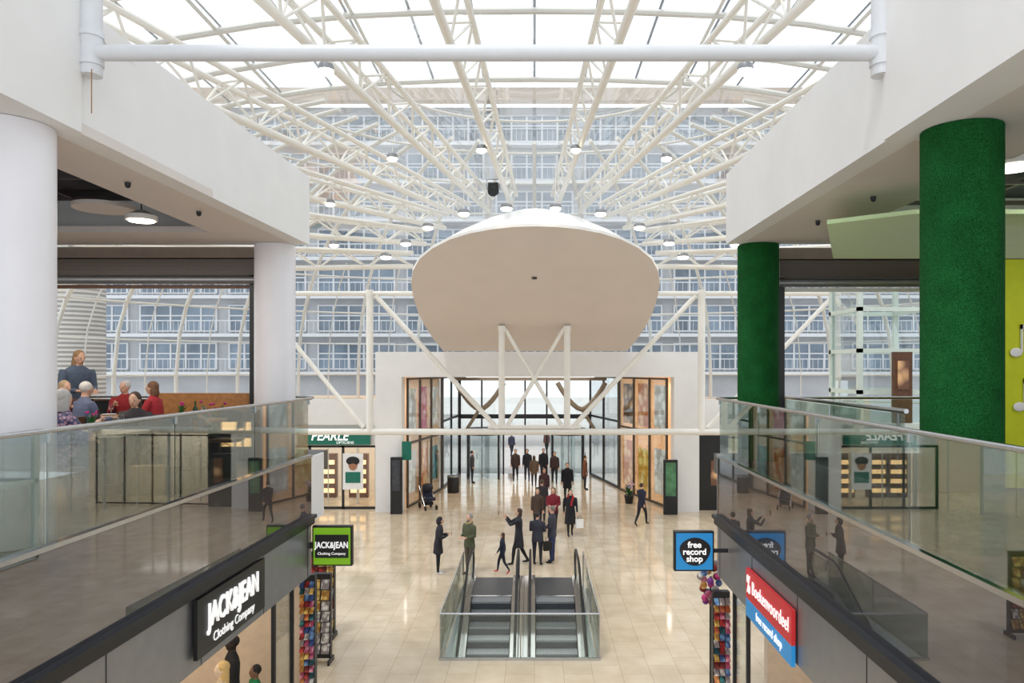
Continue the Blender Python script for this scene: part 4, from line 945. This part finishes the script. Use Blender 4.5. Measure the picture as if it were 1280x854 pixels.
person(-6.3, 12.45, FZ, -PI*.5, 1.7, (170, 44, 52), (40, 38, 48), hair=(120, 85, 60), arms=SITB, legs=SITL, lean=8, hs='bob', lab='seated person in red top at the table', **k)
person(-6.95, 11.35, FZ, PI*.85, 1.72, (96, 104, 130), (40, 38, 48), hair=(210, 205, 200), arms=SITA, legs=SITL, lean=10, lab='seated person with white hair in blue shirt', **k)
person(-8.15, 11.6, FZ, PI*.75, 1.7, (60, 70, 90), (40, 38, 48), hair=(90, 66, 50), arms=SITB, legs=SITL, lab='seated person in dark blue sweater', hs='bob', **k)
person(-7.75, 12.2, FZ, PI*.4, 1.72, (96, 60, 56), (40, 38, 48), hair=(176, 150, 120), arms=SITB, legs=SITL, lean=6, lab='seated person in brown-red cardigan at the table', hs='bob', **k)
person(-5.45, 10.25, FZ, .1, 1.58, (60, 56, 60), (40, 38, 48), hair=(70, 50, 40), arms=SITA, legs=SITL, lean=12, lab='seated person in dark cardigan at the table', hs='bob', **k)
o = MB().ext([(-4.93, 9.72, FZ+.4), (-4.45, 9.72, FZ+.4), (-4.5, 9.72, FZ+.92), (-4.86, 9.72, FZ+.93)], (0, .05, 0)).obj('coat', cloth((30, 30, 34)), bevel=.02, label='black coat draped over a chair', category='coat')
bag(-4.6, 8.85, FZ, 1.05, pbr('kraft_paper', (176, 140, 100), .8, noise=.1), 'brown kraft paper shopping bag on the floor')
bag(-4.72, 8.3, FZ, .7, cloth((96, 60, 44)), 'brown leather handbag on the floor', 'handbag')
bag(-4.5, 9.2, FZ, .9, BLACK, 'black shopping bag standing beside a paper bag')
bag(-4.4, 10.6, FZ, .9, BLACK, 'black shopping bag on the floor')
# ------------------------------------------------------------------ racks
def cardrack(x, y, h, w_, lab, cols, rows, nc):
    o = MB().box(x-w_/2, x+w_/2, y-.02, y+.12, .1, h).obj('card_rack', DARK, label=lab, category='display rack')
    for sx_ in (-1, 1): MB().box(x+sx_*w_/2-.02, x+sx_*w_/2+.02, y-.2, y+.2, 0, .1).obj('foot', DARK, o, M=GI)
    for r in range(rows):
        for c in range(nc):
            cw = w_/nc; ch = (h-.3)/rows; xx = x-w_/2+cw*(c+.5); zz = .2+ch*(r+.5)
            MB().ext([(xx-cw*.42, y-.12, zz-ch*.38), (xx+cw*.42, y-.12, zz-ch*.38), (xx+cw*.42, y-.03, zz+ch*.42), (xx-cw*.42, y-.03, zz+ch*.42)], (0, .01, 0)).obj('card', PCARD[random.choice(cols)], o, M=GI)
PCARD = [printmat('card_print_%s' % n, c, d, .05, 9) for n, c, d in
        (('orange', (220, 150, 90), (160, 80, 50)), ('white', (225, 222, 215), (130, 120, 120)), ('green', (60, 120, 70), (30, 70, 50)), ('pink', (215, 150, 165), (150, 60, 90)), ('blue', (110, 150, 190), (50, 70, 120)), ('brown', (150, 110, 80), (80, 50, 40)), ('yellow', (225, 195, 110), (160, 110, 50)), ('red', (180, 50, 50), (100, 30, 30)), ('teal', (60, 130, 130), (20, 60, 70)))]
cardrack(-4.05, 13.3, 2.6, .26, 'tall rack filled with colourful greeting cards', [1, 3, 4, 6, 7, 0, 8], 20, 3)
cardrack(-4.95, 17.4, 2.0, .55, 'slanted rack of newspapers and magazines', [6, 1, 1, 7, 6], 7, 3)
cardrack(-4.55, 15.9, 1.9, .4, 'slanted rack of newspapers', [6, 1, 7, 1], 7, 2)
cardrack(3.34, 13.3, 2.3, .3, 'tall rack filled with colourful cards and toys', [1, 3, 4, 6, 7, 0, 8], 16, 3)
o = MB().tube((3.3, 13.9, 0), (3.3, 13.9, 2.4), .03).obj('balloon_stand', DARK, label='stand with cluster of colourful foil balloons and windmills', category='balloon stand')
bc = [PCARD[3], cloth((120, 50, 140), .3), PCARD[7], PCARD[1], cloth((200, 60, 130), .3), PCARD[6], PCARD[4]]
for i in range(26):
    q = i*2.4; MB().ell((3.24+(.08+.006*i)*math.cos(q), 13.72+.12*math.sin(q), 1.95+.03*i), (.065, .05, .07), 0, 10, 7).obj('balloon', bc[i % 7], o, M=GI)
person(-4.75, 11.3, 0, -PI*.35, 1.82, (200, 180, 150), (60, 60, 70), skin=(225, 205, 180), hair=(210, 180, 120), hs='long', cat='mannequin', lab='shop mannequin with blonde wig and beige top', face=False)
person(-5.0, 12.3, 0, -PI*.35, 1.85, (30, 30, 34), (40, 44, 60), skin=(40, 34, 32), hair=(25, 20, 20), cat='mannequin', lab='dark shop mannequin in black outfit', face=False)
person(-4.45, 11.85, 0, -PI*.3, 1.55, (20, 120, 70), (40, 44, 60), skin=(120, 90, 70), hair=(25, 20, 20), cat='mannequin', lab='shop mannequin in green jacket', face=False)
o = MB().tube((-5.6, 9.0, 1.55), (-5.6, 10.8, 1.55), .02).obj('clothes_rail', STEEL, label='steel clothes rail hung with beige garments', category='clothes rail')
for y in (9.0, 10.8): MB().tube((-5.6, y, 0), (-5.6, y, 1.55), .02).obj('upright', STEEL, o)
for i in range(12):
    y = 9.1+i*.14; MB().ext([(-5.82, y, .7), (-5.38, y, .7), (-5.4, y, 1.4), (-5.6, y, 1.5), (-5.8, y, 1.4)], (0, .07, 0)).obj('garment', cloth(random.choice([(205, 190, 160), (120, 90, 70), (180, 160, 130), (90, 80, 70)])), o)
o = MB().box(-5.2, -4.5, 9.3, 10.5, .74, .8).obj('display_table', WOOD, label='wooden display table with folded clothes', category='table')
for x in (-5.15, -4.55):
    for y in (9.36, 10.44): MB().box(x-.03, x+.03, y-.03, y+.03, 0, .74).obj('leg', WOOD, o)
for y in (9.6, 11.4):
    o = MB().box(5.4, 5.8, y-.8, y+.8, 0, 2.1).obj('bookshelf', DWOOD, label='dark shelf packed with books and discs', category='shelf')
    for r in range(5):
        for c in range(8): MB().box(5.34, 5.4, y-.78+c*.195, y-.6+c*.195, .1+r*.4, .42+r*.4).obj('book', PCARD[(r*3+c*5) % 9], o)
print('objects', len(bpy.data.objects))
